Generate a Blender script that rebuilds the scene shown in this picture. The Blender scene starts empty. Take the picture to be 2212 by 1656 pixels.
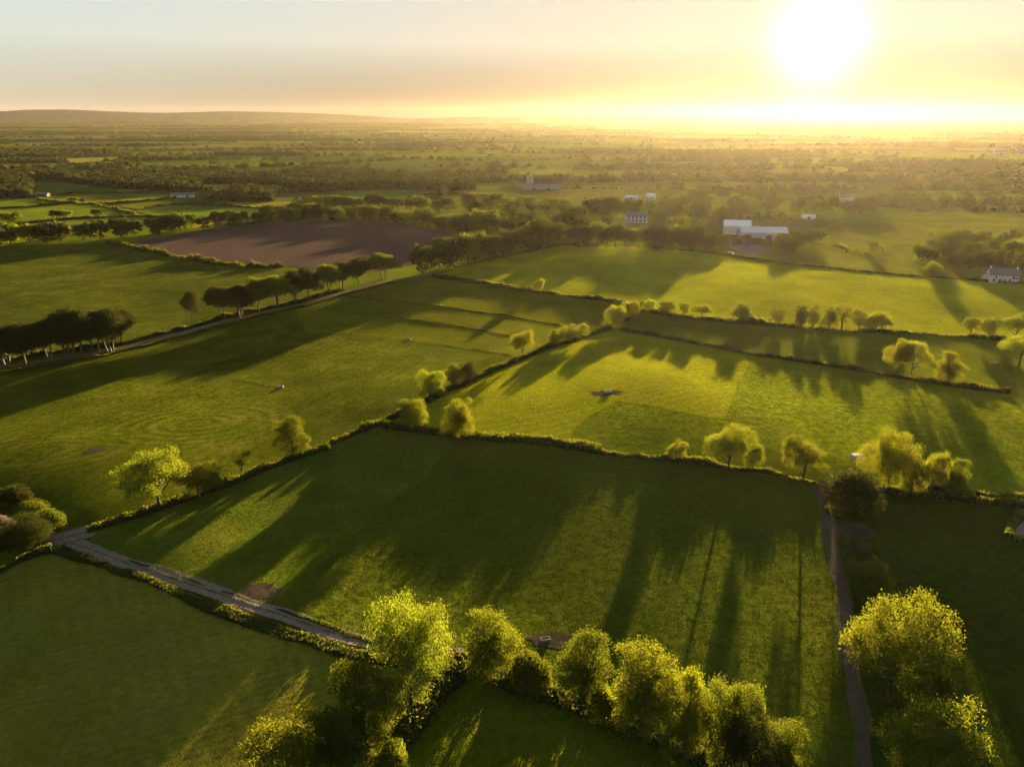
import bpy, math, random
import numpy as np
from mathutils import Vector
from mathutils.geometry import delaunay_2d_cdt
R = math.radians
random.seed(7)
rng = np.random.default_rng(7)
S = bpy.context.scene
COL = S.collection

# ------------------------------------------------------------------ camera
F, CX, CY, HC = 1579.0, 1106.0, 828.0, 100.0     # picture units used for measuring: 2212 x 1656
PITCH = R(19.8)
SUN_EL, SUN_AZ = R(5.0), R(20.9)
SUNV = np.array([math.sin(SUN_AZ)*math.cos(SUN_EL), math.cos(SUN_AZ)*math.cos(SUN_EL), math.sin(SUN_EL)])
cd = bpy.data.cameras.new('camera'); cam = bpy.data.objects.new('camera', cd); COL.objects.link(cam)
cd.sensor_width = 36; cd.lens = 36*F/2212; cd.clip_start = 1; cd.clip_end = 120000
cam.location = (0, 0, HC); cam.rotation_euler = (math.pi/2-PITCH, 0, 0)
S.camera = cam

# ------------------------------------------------------------------ terrain
BUMPS = []   # (x, y, sx, sy, angle, height), filled below

def hgt(x, y):
    x = np.asarray(x, float); y = np.asarray(y, float)
    z = np.zeros(np.broadcast(x, y).shape)
    for (bx, by, sx, sy, an, A) in BUMPS:
        dx, dy = x-bx, y-by
        c, s = math.cos(an), math.sin(an)
        u, v = c*dx+s*dy, -s*dx+c*dy
        z = z + A*np.exp(-.5*((u/sx)**2+(v/sy)**2))
    d = np.hypot(x, y)
    w = np.clip((620-d)/200, 0, 1)
    z = z + w*(.5*np.sin(x*.031+1.3)*np.sin(y*.027+.4)+.35*np.sin(x*.058+y*.041))
    q = np.clip((215-y)/150, 0, 1); q2 = np.clip(1-np.abs(x)/1200, 0, 1)
    z = z - 1.9*q*q*(3-2*q)*q2*np.clip((y+600)/500, 0, 1)
    z = z + 80*(np.clip(y-3300, 0, 7700)/7700)**1.4       # the plain rises gently towards the horizon
    return z

def ray(px, py):
    a, b = (px-CX)/F, (CY-py)/F
    return np.array([a, math.cos(PITCH)+b*math.sin(PITCH), -math.sin(PITCH)+b*math.cos(PITCH)])

def gp(px, py):                       # the ground point seen at a measured place of the photograph
    d = ray(px, py); t = HC/-d[2]
    for _ in range(30):
        z = float(hgt(d[0]*t, d[1]*t)); t = .5*t+.5*(HC-z)/-d[2]
    return np.array([d[0]*t, d[1]*t, float(hgt(d[0]*t, d[1]*t))])

def at0(px, py):
    d = ray(px, py); t = HC/-d[2]; return d[0]*t, d[1]*t

def bump(px, py, sx, sy, deg, A):
    x, y = at0(px, py); BUMPS.append((x, y, sx, sy, R(deg), A))
bump(330, 960, 75, 42, 25, 2.6)       # low rise in the left field
bump(1330, 850, 90, 38, 0, 2.5)
bump(1850, 960, 110, 40, 0, 2.5)
bump(1200, 1015, 230, 30, 0, .25)      # the foreground falls away from the sun
bump(480, 1290, 110, 16, -38, 1.25)     # rise added along the lane to keep sun streaks off the field below
bump(300, 1180, 60, 22, -20, .3)
bump(1500, 620, 200, 60, 0, 3.0)
x0_, y0_ = at0(0, 800); x1_, y1_ = at0(800, 622)
BUMPS.append(((x0_+x1_)/2-6, (y0_+y1_)/2+4, 150, 19, math.atan2(y1_-y0_, x1_-x0_), 2.0))   # low ridge added under the tall row so that its lee falls dark

# ------------------------------------------------------------------ materials
def mat(name):
    m = bpy.data.materials.new(name); m.use_nodes = True
    nt = m.node_tree; nt.nodes.clear()
    out = nt.nodes.new('ShaderNodeOutputMaterial')
    return m, nt, out

def N(nt, t, **kw):
    n = nt.nodes.new(t)
    for k, v in kw.items():
        if k in n.inputs: n.inputs[k].default_value = v
        else: setattr(n, k, v)
    return n

def noise(nt, vec, scale, detail=3, rough=.55):
    n = N(nt, 'ShaderNodeTexNoise'); n.inputs['Scale'].default_value = scale
    n.inputs['Detail'].default_value = detail; n.inputs['Roughness'].default_value = rough
    nt.links.new(vec, n.inputs['Vector']); return n

def mixc(nt, fac, a, b, mode='MIX'):
    n = nt.nodes.new('ShaderNodeMix'); n.data_type = 'RGBA'; n.blend_type = mode
    for s, v in ((n.inputs[0], fac), (n.inputs[6], a), (n.inputs[7], b)):
        if isinstance(v, (int, float)): s.default_value = v
        elif isinstance(v, (tuple, list)): s.default_value = (*v[:3], 1)
        else: nt.links.new(v, s)
    return n.outputs[2]

def ramp(nt, fac, lo, hi):
    n = N(nt, 'ShaderNodeMapRange'); n.inputs[1].default_value = lo; n.inputs[2].default_value = hi
    nt.links.new(fac, n.inputs[0]); return n.outputs[0]

def math_(nt, op, a, b=None):
    n = N(nt, 'ShaderNodeMath', operation=op)
    for i, v in enumerate((a, b)):
        if v is None: continue
        if isinstance(v, (int, float)): n.inputs[i].default_value = v
        else: nt.links.new(v, n.inputs[i])
    return n.outputs[0]

def vmath(nt, op, a, b=None, scale=None):
    n = N(nt, 'ShaderNodeVectorMath', operation=op)
    for i, v in enumerate((a, b)):
        if v is None: continue
        if isinstance(v, tuple): n.inputs[i].default_value = v
        else: nt.links.new(v, n.inputs[i])
    if scale is not None:
        if isinstance(scale, (int, float)): n.inputs['Scale'].default_value = scale
        else: nt.links.new(scale, n.inputs['Scale'])
    return n.outputs[0]

def blade_normal(nt, pos, amt, fine, tuft_sc, tuft):
    """Grass stands up: the shading normal leans every way, blade by blade and tuft by tuft."""
    n1 = noise(nt, pos, fine, 1); n2 = noise(nt, pos, tuft_sc, 5, .7)
    v1 = vmath(nt, 'SCALE', vmath(nt, 'SUBTRACT', n1.outputs['Color'], (.5, .5, .5)), None, amt)
    v2 = vmath(nt, 'SCALE', vmath(nt, 'SUBTRACT', n2.outputs['Color'], (.5, .5, .5)), None, tuft)
    v = vmath(nt, 'ADD', v1, v2)
    v = vmath(nt, 'MULTIPLY', v, (1, 1, .25))
    g = N(nt, 'ShaderNodeNewGeometry')
    return vmath(nt, 'NORMALIZE', vmath(nt, 'ADD', v, g.outputs['Normal']))

def grass(name, c1, c2, tuft=1.0, tuft_sc=.35, lines=None, swirl=None, attr=False, amt=5.5, patch=.5, dry=(.13, .115, .02)):
    m, nt, out = mat(name); L = nt.links.new
    g = N(nt, 'ShaderNodeNewGeometry'); pos = g.outputs['Position']
    big = noise(nt, pos, .018, 4); mid = noise(nt, pos, .09, 6, .7); fine = noise(nt, pos, .7, 6, .75)
    c = mixc(nt, ramp(nt, big.outputs['Fac'], .35, .65), (*c1[:2], c1[2]*.6), (*c2[:2], c2[2]*.6))
    if attr:
        a = N(nt, 'ShaderNodeAttribute', attribute_name='field_colour'); c = mixc(nt, .8, c, a.outputs['Color'])
    c = mixc(nt, math_(nt, 'MULTIPLY', ramp(nt, mid.outputs['Fac'], .45, .75), patch), c, dry)
    k = ramp(nt, fine.outputs['Fac'], .25, .75)
    k = math_(nt, 'ADD', math_(nt, 'MULTIPLY', k, .7), .6)
    wear = noise(nt, pos, .03, 5, .62)
    k = math_(nt, 'MULTIPLY', k, math_(nt, 'ADD', math_(nt, 'MULTIPLY', ramp(nt, wear.outputs['Fac'], .3, .7), .5), .75))
    if lines:
        for (deg, sc, st) in lines:
            mp = N(nt, 'ShaderNodeMapping'); mp.inputs['Rotation'].default_value = (0, 0, R(deg)); L(pos, mp.inputs['Vector'])
            w = N(nt, 'ShaderNodeTexWave', wave_type='BANDS', bands_direction='X')
            w.inputs['Scale'].default_value = sc; w.inputs['Distortion'].default_value = 9.0
            w.inputs['Detail'].default_value = 4; w.inputs['Detail Scale'].default_value = .12; w.inputs['Detail Roughness'].default_value = .75
            L(mp.outputs[0], w.inputs['Vector'])
            brk = ramp(nt, noise(nt, pos, .035, 2).outputs['Fac'], .38, .62)
            v = math_(nt, 'MULTIPLY', math_(nt, 'SUBTRACT', w.outputs['Fac'], .5), st)
            k = math_(nt, 'ADD', k, math_(nt, 'MULTIPLY', v, brk))
    if swirl:
        for (sx, sy, rx, ry, deg, sc, st) in swirl:
            mp = N(nt, 'ShaderNodeMapping', vector_type='TEXTURE')
            mp.inputs['Location'].default_value = (sx, sy, 0); mp.inputs['Rotation'].default_value = (0, 0, R(deg)); mp.inputs['Scale'].default_value = (rx, ry, 1e3)
            L(pos, mp.inputs['Vector'])
            w = N(nt, 'ShaderNodeTexWave', wave_type='RINGS', rings_direction='Z')
            w.inputs['Scale'].default_value = sc; w.inputs['Distortion'].default_value = 1.6; w.inputs['Detail'].default_value = 2
            L(mp.outputs[0], w.inputs['Vector'])
            ln = N(nt, 'ShaderNodeVectorMath', operation='LENGTH'); L(mp.outputs[0], ln.inputs[0])
            fall = ramp(nt, ln.outputs['Value'], 1.1, .75)
            v = math_(nt, 'MULTIPLY', math_(nt, 'MULTIPLY', math_(nt, 'SUBTRACT', w.outputs['Fac'], .45), st), fall)
            k = math_(nt, 'ADD', k, v)
    col = vmath(nt, 'SCALE', c, None, k)
    d = N(nt, 'ShaderNodeBsdfDiffuse'); L(col, d.inputs['Color'])
    L(blade_normal(nt, pos, amt, 5.5, tuft_sc, tuft), d.inputs['Normal'])
    L(d.outputs[0], out.inputs['Surface'])
    return m

def earth(name, c1, c2, sc=.4, bump_=.6, lane=False, furrow=False):
    m, nt, out = mat(name); L = nt.links.new
    pos = N(nt, 'ShaderNodeNewGeometry').outputs['Position']
    n1 = noise(nt, pos, sc, 6, .7); n2 = noise(nt, pos, sc*.08, 3)
    c = mixc(nt, ramp(nt, n1.outputs['Fac'], .3, .7), c1, c2)
    c = mixc(nt, math_(nt, 'MULTIPLY', n2.outputs['Fac'], .5), c, tuple(v*1.5 for v in c2))
    if furrow:
        mp = N(nt, 'ShaderNodeMapping'); mp.inputs['Rotation'].default_value = (0, 0, R(38)); L(pos, mp.inputs['Vector'])
        w = N(nt, 'ShaderNodeTexWave'); w.inputs['Scale'].default_value = .07; w.inputs['Distortion'].default_value = 2.5; w.inputs['Detail'].default_value = 3; w.inputs['Detail Scale'].default_value = .1
        L(mp.outputs[0], w.inputs['Vector'])
        c = vmath(nt, 'SCALE', c, None, math_(nt, 'ADD', math_(nt, 'MULTIPLY', w.outputs['Fac'], .35), .82))
    if lane:
        at = N(nt, 'ShaderNodeAttribute', attribute_name='across'); n3 = noise(nt, pos, .5, 5, .7)
        w = math_(nt, 'ADD', at.outputs['Fac'], math_(nt, 'MULTIPLY', math_(nt, 'SUBTRACT', n3.outputs['Fac'], .5), .7))
        c = mixc(nt, ramp(nt, w, .16, .02), c, (.055, .07, .018))
        c = mixc(nt, ramp(nt, w, .78, .95), c, (.05, .066, .014))
    d = N(nt, 'ShaderNodeBsdfDiffuse'); L(c, d.inputs['Color'])
    L(blade_normal(nt, pos, bump_, 3., .5, bump_*.6), d.inputs['Normal'])
    L(d.outputs[0], out.inputs['Surface']); return m

def leaf(name, cd_, ct, var=.35, tr=.55):
    m, nt, out = mat(name); L = nt.links.new
    oi = N(nt, 'ShaderNodeObjectInfo'); pos = N(nt, 'ShaderNodeNewGeometry').outputs['Position']
    n1 = noise(nt, pos, .55, 3, .6)
    k = math_(nt, 'ADD', math_(nt, 'MULTIPLY', ramp(nt, n1.outputs['Fac'], .3, .7), var), 1-var*.5)
    k = math_(nt, 'MULTIPLY', k, math_(nt, 'ADD', math_(nt, 'MULTIPLY', oi.outputs['Random'], .4), .8))
    hs = N(nt, 'ShaderNodeHueSaturation'); hs.inputs['Color'].default_value = (*ct, 1)
    L(math_(nt, 'ADD', math_(nt, 'MULTIPLY', oi.outputs['Random'], .026), .487), hs.inputs['Hue'])
    a = vmath(nt, 'SCALE', (*cd_,), None, k); b = vmath(nt, 'SCALE', hs.outputs[0], None, k)
    d = N(nt, 'ShaderNodeBsdfDiffuse'); L(a, d.inputs['Color'])
    t = N(nt, 'ShaderNodeBsdfTranslucent'); L(b, t.inputs['Color'])
    mx = N(nt, 'ShaderNodeMixShader'); mx.inputs[0].default_value = tr
    L(d.outputs[0], mx.inputs[1]); L(t.outputs[0], mx.inputs[2]); L(mx.outputs[0], out.inputs['Surface'])
    return m

def plain(name, c, rough=.7, metal=0., nsc=1.5, var=.25, spec=.3):
    m, nt, out = mat(name); L = nt.links.new
    pos = N(nt, 'ShaderNodeNewGeometry').outputs['Position']
    n1 = noise(nt, pos, nsc, 5, .65)
    col = mixc(nt, ramp(nt, n1.outputs['Fac'], .3, .7), tuple(v*(1-var) for v in c), c)
    b = N(nt, 'ShaderNodeBsdfPrincipled'); L(col, b.inputs['Base Color'])
    b.inputs['Roughness'].default_value = rough; b.inputs['Metallic'].default_value = metal
    b.inputs['Specular IOR Level'].default_value = spec
    L(b.outputs[0], out.inputs['Surface']); return m

G1, G2 = (.068, .105, .008), (.088, .108, .008)
M_ground = grass('ground_grass', G1, G2)
M_far = grass('far_fields', (.07, .095, .02), (.09, .1, .025), attr=True, amt=3.5)
M_pasture = grass('pasture', G1, G2, tuft=1.2, tuft_sc=.3)
M_tussock = grass('tussock_pasture', (.09, .122, .006), (.11, .127, .007), tuft=3.0, tuft_sc=.42, patch=.35)
M_foretuss = grass('shade_toned_tussock', (.046, .066, .008), (.06, .071, .009), tuft=2.6, tuft_sc=.5, patch=.3, dry=(.07, .065, .015))  # darkened grass: foreground shade put into the colour
M_lush = grass('lush_pasture', (.058, .082, .007), (.075, .088, .007), tuft=1.0, patch=.25)
M_hay = grass('cut_hay_meadow', (.15, .172, .006), (.17, .18, .007), tuft=.8, lines=[(62, .075, .22)], patch=.6)
M_bright = grass('long_grass_meadow', (.17, .2, .006), (.19, .205, .006), tuft=.8, lines=[(-80, .05, .12)])
M_strip = grass('mown_strip', (.05, .076, .01), (.06, .08, .01), tuft=.8)  # foreground shade put into the strip's grass colour too
M_plough = earth('ploughed_soil', (.042, .029, .026), (.06, .041, .036), .25, 1.6, furrow=True)
M_gravel = earth('gravel', (.1, .074, .058), (.16, .118, .092), .8, 1., True)
M_track = earth('track_dirt', (.04, .03, .023), (.066, .05, .039), .7, 1., True)
M_mud = earth('mud', (.034, .028, .016), (.05, .038, .026), .3, .4)
M_yard = earth('yard_concrete', (.1, .09, .082), (.14, .125, .115), .3, .5)

LEAF = {
 'fresh': leaf('fresh_leaves', (.095, .12, .012), (.14, .155, .01)),
 'gold': leaf('golden_leaves', (.1, .115, .012), (.17, .18, .01)),
 'green': leaf('green_leaves', (.06, .088, .012), (.1, .115, .008)),
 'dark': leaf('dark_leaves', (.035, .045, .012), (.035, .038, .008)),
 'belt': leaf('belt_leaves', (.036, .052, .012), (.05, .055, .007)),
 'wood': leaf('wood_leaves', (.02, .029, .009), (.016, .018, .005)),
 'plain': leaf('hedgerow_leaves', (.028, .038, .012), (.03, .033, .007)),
 'hedge': leaf('hedge_leaves', (.05, .065, .012), (.1, .1, .01)),
 'bare': leaf('bare_twigs', (.075, .065, .05), (.08, .07, .05)),
 'blossom': leaf('blossom', (.22, .18, .14), (.1, .08, .05)),
}
M_bark = plain('bark', (.06, .048, .036), .95, nsc=3, spec=.05)
M_palebark = plain('pale_bark', (.085, .07, .052), .9, nsc=3)
M_core = plain('hedge_core', (.022, .03, .009), 1., nsc=2, spec=0.)
M_white = plain('white_render', (.5, .485, .45), .8, nsc=.5, var=.3)
M_slate = plain('slate_roof', (.12, .12, .13), .6, nsc=2)
M_metal = plain('grey_metal_roof', (.55, .55, .57), .45, 0, nsc=.5, var=.12, spec=.5)
M_bluegrey = plain('blue_grey_cladding', (.4, .4, .46), .6, nsc=.5, var=.12)
M_shiny = plain('shiny_metal_roof', (.8, .8, .8), .25, .6, nsc=.5, var=.1)
M_stone = plain('grey_stone', (.26, .24, .23), .9, nsc=2, var=.4)
M_glass = plain('window_glass', (.03, .035, .04), .1, spec=.6)
M_door = plain('dark_door', (.05, .045, .045), .6)
M_wood = plain('weathered_wood', (.16, .12, .09), .9, nsc=3)

# ------------------------------------------------------------------ mesh helpers
class MB:
    def __init__(s): s.v = []; s.f = []; s.m = []; s.n = 0; s.c = []
    def add(s, v, f, mi=0):
        v = np.asarray(v, float).reshape(-1, 3); f = np.asarray(f, int)
        s.v.append(v); s.f.append(f+s.n); s.m.append(np.full(len(f), mi)); s.n += len(v)
    def mesh(s, name, mats, smooth=False):
        me = bpy.data.meshes.new(name)
        v = np.concatenate(s.v); me.vertices.add(len(v)); me.vertices.foreach_set('co', v.astype(np.float32).ravel())
        li = np.concatenate([f.ravel() for f in s.f]); tot = np.concatenate([np.full(len(f), f.shape[1]) for f in s.f])
        st = np.concatenate([[0], np.cumsum(tot)[:-1]])
        me.loops.add(len(li)); me.loops.foreach_set('vertex_index', li.astype(np.int32))
        me.polygons.add(len(tot)); me.polygons.foreach_set('loop_start', st.astype(np.int32)); me.polygons.foreach_set('loop_total', tot.astype(np.int32))
        me.polygons.foreach_set('material_index', np.concatenate(s.m).astype(np.int32))
        me.polygons.foreach_set('use_smooth', np.full(len(tot), smooth))
        for m in mats: me.materials.append(m)
        me.update(); me.validate(); return me
    def build(s, name, mats, parent=None, smooth=False):
        return link(name, s.mesh(name, mats if isinstance(mats, (list, tuple)) else [mats], smooth), parent)

def link(name, data, parent=None):
    o = bpy.data.objects.new(name, data); COL.objects.link(o)
    if parent is not None: o.parent = parent
    return o
def tag(o, label=None, cat=None, group=None, kind=None):
    for k, v in (('label', label), ('category', cat), ('group', group), ('kind', kind)):
        if v: o[k] = v
    return o
def empty(name, loc, rz=0):
    o = link(name, None); o.location = tuple(loc); o.rotation_euler = (0, 0, rz); o.empty_display_size = 1; return o

def box(mb, x0, x1, y0, y1, z0, z1, mi=0):
    v = [(x0,y0,z0),(x1,y0,z0),(x1,y1,z0),(x0,y1,z0),(x0,y0,z1),(x1,y0,z1),(x1,y1,z1),(x0,y1,z1)]
    mb.add(v, [(0,3,2,1),(4,5,6,7),(0,1,5,4),(1,2,6,5),(2,3,7,6),(3,0,4,7)], mi)

def tube(mb, pts, rad, k=6, mi=0):
    pts = np.asarray(pts, float); n = len(pts); T = np.gradient(pts, axis=0)
    V = []
    for p, t, r in zip(pts, T, rad):
        t = t/(np.linalg.norm(t)+1e-9); a = np.cross(t, (1, .13, .2)); a /= np.linalg.norm(a); b = np.cross(t, a)
        th = np.arange(k)*2*math.pi/k
        V.append(p+r*(np.cos(th)[:, None]*a+np.sin(th)[:, None]*b))
    f = [(i*k+j, i*k+(j+1) % k, (i+1)*k+(j+1) % k, (i+1)*k+j) for i in range(n-1) for j in range(k)]
    mb.add(np.concatenate(V), f, mi)
    mb.add(V[-1], [tuple(range(k))], mi)

def leaves(mb, P, size, mi=0, r=rng):
    n = len(P); a = r.normal(size=(n, 3)); a /= np.linalg.norm(a, axis=1)[:, None]
    b = np.cross(a, r.normal(size=(n, 3))); b /= np.linalg.norm(b, axis=1)[:, None]
    s = (size*(.6+.8*r.random(n)))[:, None]*.5
    V = np.stack([P-a*s*1.3, P-b*s*.8, P+a*s*1.3, P+b*s*.8], 1).reshape(-1, 3)
    mb.add(V, np.arange(4*n).reshape(n, 4), mi)

# ------------------------------------------------------------------ trees
def crown_points(lobes, nclump, per, cr, r, under=.25):
    L = np.array(lobes, float); c, rad = L[:, :3], L[:, 3:]
    w = np.prod(rad, 1)**(2/3); w /= w.sum()
    out = []; tries = 0
    while len(out) < nclump and tries < nclump*12:
        tries += 1
        i = r.choice(len(L), p=w); d = r.normal(size=3); d /= np.linalg.norm(d)
        if d[2] < -.35 and r.random() > under: continue
        p = c[i]+rad[i]*d*(.72+.3*r.random())
        q = (((p-c)/rad)**2).sum(1); q[i] = 9
        if q.min() < .45: continue
        out.append(p)
    out = np.array(out)
    sz = cr*(.55+.9*r.random(len(out)))
    P = np.repeat(out, per, 0)+np.clip(r.normal(size=(len(out)*per, 3)), -1.5, 1.5)*np.repeat(sz, per)[:, None]*np.array([1, 1, .75])*.55
    return P

def tree_proto(kind, seed, H, W):
    r = np.random.default_rng(seed)
    tr, cr = MB(), MB()
    lob = []
    def spray(n, z0, z1, q0):
        for k in range(n):
            a = r.random()*6.28; z = z0+(z1-z0)*r.random(); q = W*q0*(.75+.35*r.random())*math.sqrt(max(.1, 1-((z-(z0+z1)/2)/((z1-z0)*.62))**2))
            rr = W*(.07+.06*r.random()); lob.append((q*math.cos(a), q*math.sin(a), z, rr, rr, rr*.9))
    ox, oy = r.normal(size=2)*W*.05
    if kind == 'round':
        lob = [(ox, oy, H*.6, W*.3, W*.3, H*.33)]
        for k in range(9):
            a = k*2.4+r.random(); q = W*(.2+.13*r.random()); z = H*(.34+.5*r.random()); rr = W*(.13+.1*r.random())
            lob.append((ox+q*math.cos(a), oy+q*math.sin(a), z, rr, rr, rr*(.8+.5*r.random())))
        spray(9, H*.25, H*.95, .42)
        n, per, crr, ls = 460, 55, .95, .17; t0 = .16
    elif kind == 'broad':
        for k in range(11):
            a = k*2.4+r.random()*.8; q = W*.36*math.sqrt((k+.3)/11); z = H*(.8-.3*(k/11)+.06*r.normal()); rr = W*(.12+.1*r.random())
            lob.append((ox+q*math.cos(a), oy+q*math.sin(a), z, rr, rr, H*(.11+.09*r.random())))
        spray(9, H*.36, H*.96, .44)
        n, per, crr, ls = 460, 55, 1.0, .17; t0 = .2
    elif kind == 'tall':
        for k in range(12):
            a = k*2.4+r.random(); q = W*(.06+.24*r.random())*(1 if k < 9 else .4); z = H*(.22+.66*k/11)
            ww = W*(.27-.13*(k/11)**2)*(.75+.5*r.random())
            lob.append((q*math.cos(a), q*math.sin(a), z, ww, ww, H*(.1+.06*r.random())))
        spray(9, H*.18, H*.98, .36)
        n, per, crr, ls = 480, 55, .95, .17; t0 = .14
    elif kind == 'sparse':
        for k in range(10):
            a = k*2.4+r.random(); q = W*.36*r.random()**.5; z = H*(.42+.45*r.random())
            lob.append((q*math.cos(a), q*math.sin(a), z, W*.14, W*.14, H*.11))
        n, per, crr, ls = 210, 34, .8, .17; t0 = .3
    elif kind == 'row':
        for k in range(9):
            a = k*2.4+r.random(); q = W*.36*math.sqrt((k+.2)/9); z = H*(.85-.46*(k/9)+.04*r.normal())
            lob.append((q*math.cos(a), q*math.sin(a), z, W*.2, W*.2, H*.12))
        lob.append((0, 0, H*.6, W*.38, W*.38, H*.3))
        n, per, crr, ls = 460, 36, 1.0, .3; t0 = .46
    elif kind == 'bush':
        for k in range(7):
            a = k*2.4+r.random(); q = W*.3*math.sqrt(k/7); z = H*(.5-.18*k/7)
            lob.append((q*math.cos(a), q*math.sin(a), z, W*.25, W*.25, H*(.45-.1*k/7)))
        n, per, crr, ls = 260, 40, .55, .15; t0 = .05
    elif kind == 'distant':
        lob = [(0, 0, H*.52, W*.42, W*.42, H*.42)]
        for k in range(6):
            a = k*2.4+r.random(); q = W*(.2+.15*r.random()); z = H*(.3+.5*r.random())
            lob.append((q*math.cos(a), q*math.sin(a), z, W*.2, W*.2, H*.17))
        n, per, crr, ls = 120, 12, 1.2, .8; t0 = .1
    P = crown_points(lob, n, per, crr, r); P = P[P[:, 2] > .1]
    leaves(cr, P, ls, 0, r)
    # some leaves inside, so that the crown is not an empty shell
    q = len(P)//9; Q = P[r.integers(0, len(P), q)].copy(); cen = np.array([0, 0, H*.55]); Q = cen+(Q-cen)*(.3+.5*r.random(q))[:, None]
    leaves(cr, Q, ls*1.15, 0, r)
    # trunk and limbs
    k = 6 if kind != 'distant' else 5; R0 = H*(.026 if kind != 'row' else .014)
    stems = [(0., 0.)] if kind != 'row' else [(0, 0), (.9, .4), (-.6, .7)][:1+seed % 3]
    for (ox, oy) in stems:
        bx, by = r.normal()*.25, r.normal()*.25
        zz = np.linspace(-.4, H*.62, 6)
        pts = np.stack([ox+bx*np.sin(zz/H*4)+ox*zz/H*1.2, oy+by*np.sin(zz/H*3)+oy*zz/H*1.2, zz], 1)
        tube(tr, pts, R0*np.array([1.25, 1, .85, .7, .5, .28]), k)
        if kind == 'distant': continue
        for j in range(6 if kind != 'bush' else 3):
            lb = lob[r.integers(0, len(lob))]; b0 = pts[2+j % 3]
            e = np.array(lb[:3])+r.normal(size=3)*.4; mid = (b0+e)/2+np.array([0, 0, -.06*H*r.random()])
            tube(tr, [b0, mid, e], R0*np.array([.5, .32, .1]), 5)
    return tr, cr

PROTO = {}
def proto(kind, i):
    key = (kind, i)
    if key not in PROTO:
        H, W = {'round': (12, 11), 'broad': (12, 14), 'tall': (14, 8.5), 'sparse': (11, 8), 'row': (17, 11), 'bush': (4, 5), 'distant': (11, 10)}[kind]
        tr, cr = tree_proto(kind, 11+i*7+len(kind)*31, H, W)
        PROTO[key] = (H, W, tr, cr, {})
    return PROTO[key]

def put_tree(p, h, w, kind, i, lf, label, group=None, rz=None, name='tree', cat='tree', bark=None):
    H, W, tr, cr, cache = proto(kind, i)
    bark = bark or M_bark
    rz = random.random()*6.28 if rz is None else rz
    if kind == 'distant':
        if lf not in cache:
            mb = MB(); mb.v = cr.v+tr.v; mb.f = cr.f+[f+cr.n for f in tr.f]; mb.m = cr.m+[np.full(len(f), 1) for f in tr.f]; mb.n = cr.n+tr.n
            cache[lf] = mb.mesh(name, [LEAF[lf], bark])
        o = link(name, cache[lf]); o.location = tuple(p); o.rotation_euler = (0, 0, rz)
    else:
        kk = (lf, bark.name)
        if kk not in cache:
            cache[kk] = (tr.mesh('trunk', [bark], True), cr.mesh('crown', [LEAF[lf]]))
        o = empty(name, p, rz)
        link('trunk', cache[kk][0], o); link('crown', cache[kk][1], o)
    o.scale = (w/W, w/W, h/H)
    return tag(o, label, cat, group)

def size_at(px, py, top, wpx):
    p = gp(px, py); d = ray(px, top); t = math.hypot(p[0], p[1])/math.hypot(d[0], d[1])
    h = HC+d[2]*t-p[2]
    sl = math.sqrt(p[0]**2+p[1]**2+(HC-p[2])**2)
    return p, h, wpx*sl/F*math.sqrt(1+((px-CX)/F)**2)**0

def T(px, py, top, wpx, kind, i, lf, label, **kw):
    p, h, w = size_at(px, py, top, wpx)
    return put_tree(p, h*1.04, w*.97, kind, i, lf, label, **kw)

# ------------------------------------------------------------------ sheets and ribbons on the ground
def densify(pts, step):
    out = []
    n = len(pts)
    for a, b in zip(pts, pts[1:]+pts[:1]):
        a, b = np.array(a), np.array(b); m = max(1, int(np.linalg.norm(b-a)/step))
        out += [a+(b-a)*j/m for j in range(m)]
    return out

SHEETS = []
def inside(poly, x, y):
    c = np.zeros(np.shape(x), bool); n = len(poly); j = n-1
    for i in range(n):
        xi, yi = poly[i]; xj, yj = poly[j]
        if yi != yj: c ^= ((yi > y) != (yj > y)) & (x < (xj-xi)*(y-yi)/(yj-yi)+xi)
        j = i
    return c

def sheet_w(name, poly, m, lift=.25, step=6., label=None):
    SHEETS.append(poly)
    pts = densify(poly, min(step, 5.)); nb = len(pts)
    jj = rng.normal(size=(nb, 2)); jj = (jj+np.roll(jj, 1, 0)+np.roll(jj, -1, 0))*.42
    pts = [p+q for p, q in zip(pts, jj)]
    A = np.array(pts); x0, y0 = A.min(0); x1, y1 = A.max(0)
    gx, gy = np.meshgrid(np.arange(x0+step/2, x1, step), np.arange(y0+step/2, y1, step)); gx, gy = gx.ravel(), gy.ravel()
    k = inside(poly, gx, gy); gx, gy = gx[k], gy[k]
    V = [Vector(p) for p in pts]+[Vector((a, b)) for a, b in zip(gx, gy)]
    r = delaunay_2d_cdt(V, [(i, (i+1) % nb) for i in range(nb)], [list(range(nb))], 1, 1e-4)
    vv = np.array([(v.x, v.y) for v in r[0]]); z = hgt(vv[:, 0], vv[:, 1])+lift
    fs = []
    for f in r[2]:
        a, b, c = (vv[q] for q in f[:3])
        fs.append(tuple(f) if (b[0]-a[0])*(c[1]-a[1])-(b[1]-a[1])*(c[0]-a[0]) > 0 else tuple(reversed(f)))
    mb = MB(); mb.add(np.column_stack([vv, z]), fs)
    return tag(mb.build(name, m, smooth=True), label, None, None, 'structure')

def field(name, px, m, label, lift=.25, step=6.):
    return sheet_w(name, [tuple(gp(*p)[:2]) for p in px], m, lift, step, label)

def line_w(px, step=3.):
    P = [gp(*p)[:2] for p in px]; out = []
    # rounded polyline
    for a, b in zip(P, P[1:]):
        m = max(1, int(np.linalg.norm(b-a)/step)); out += [a+(b-a)*j/m for j in range(m)]
    out.append(P[-1]); A = np.array(out)
    for _ in range(3): A[1:-1] = (A[:-2]+2*A[1:-1]+A[2:])/4
    return A

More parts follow.
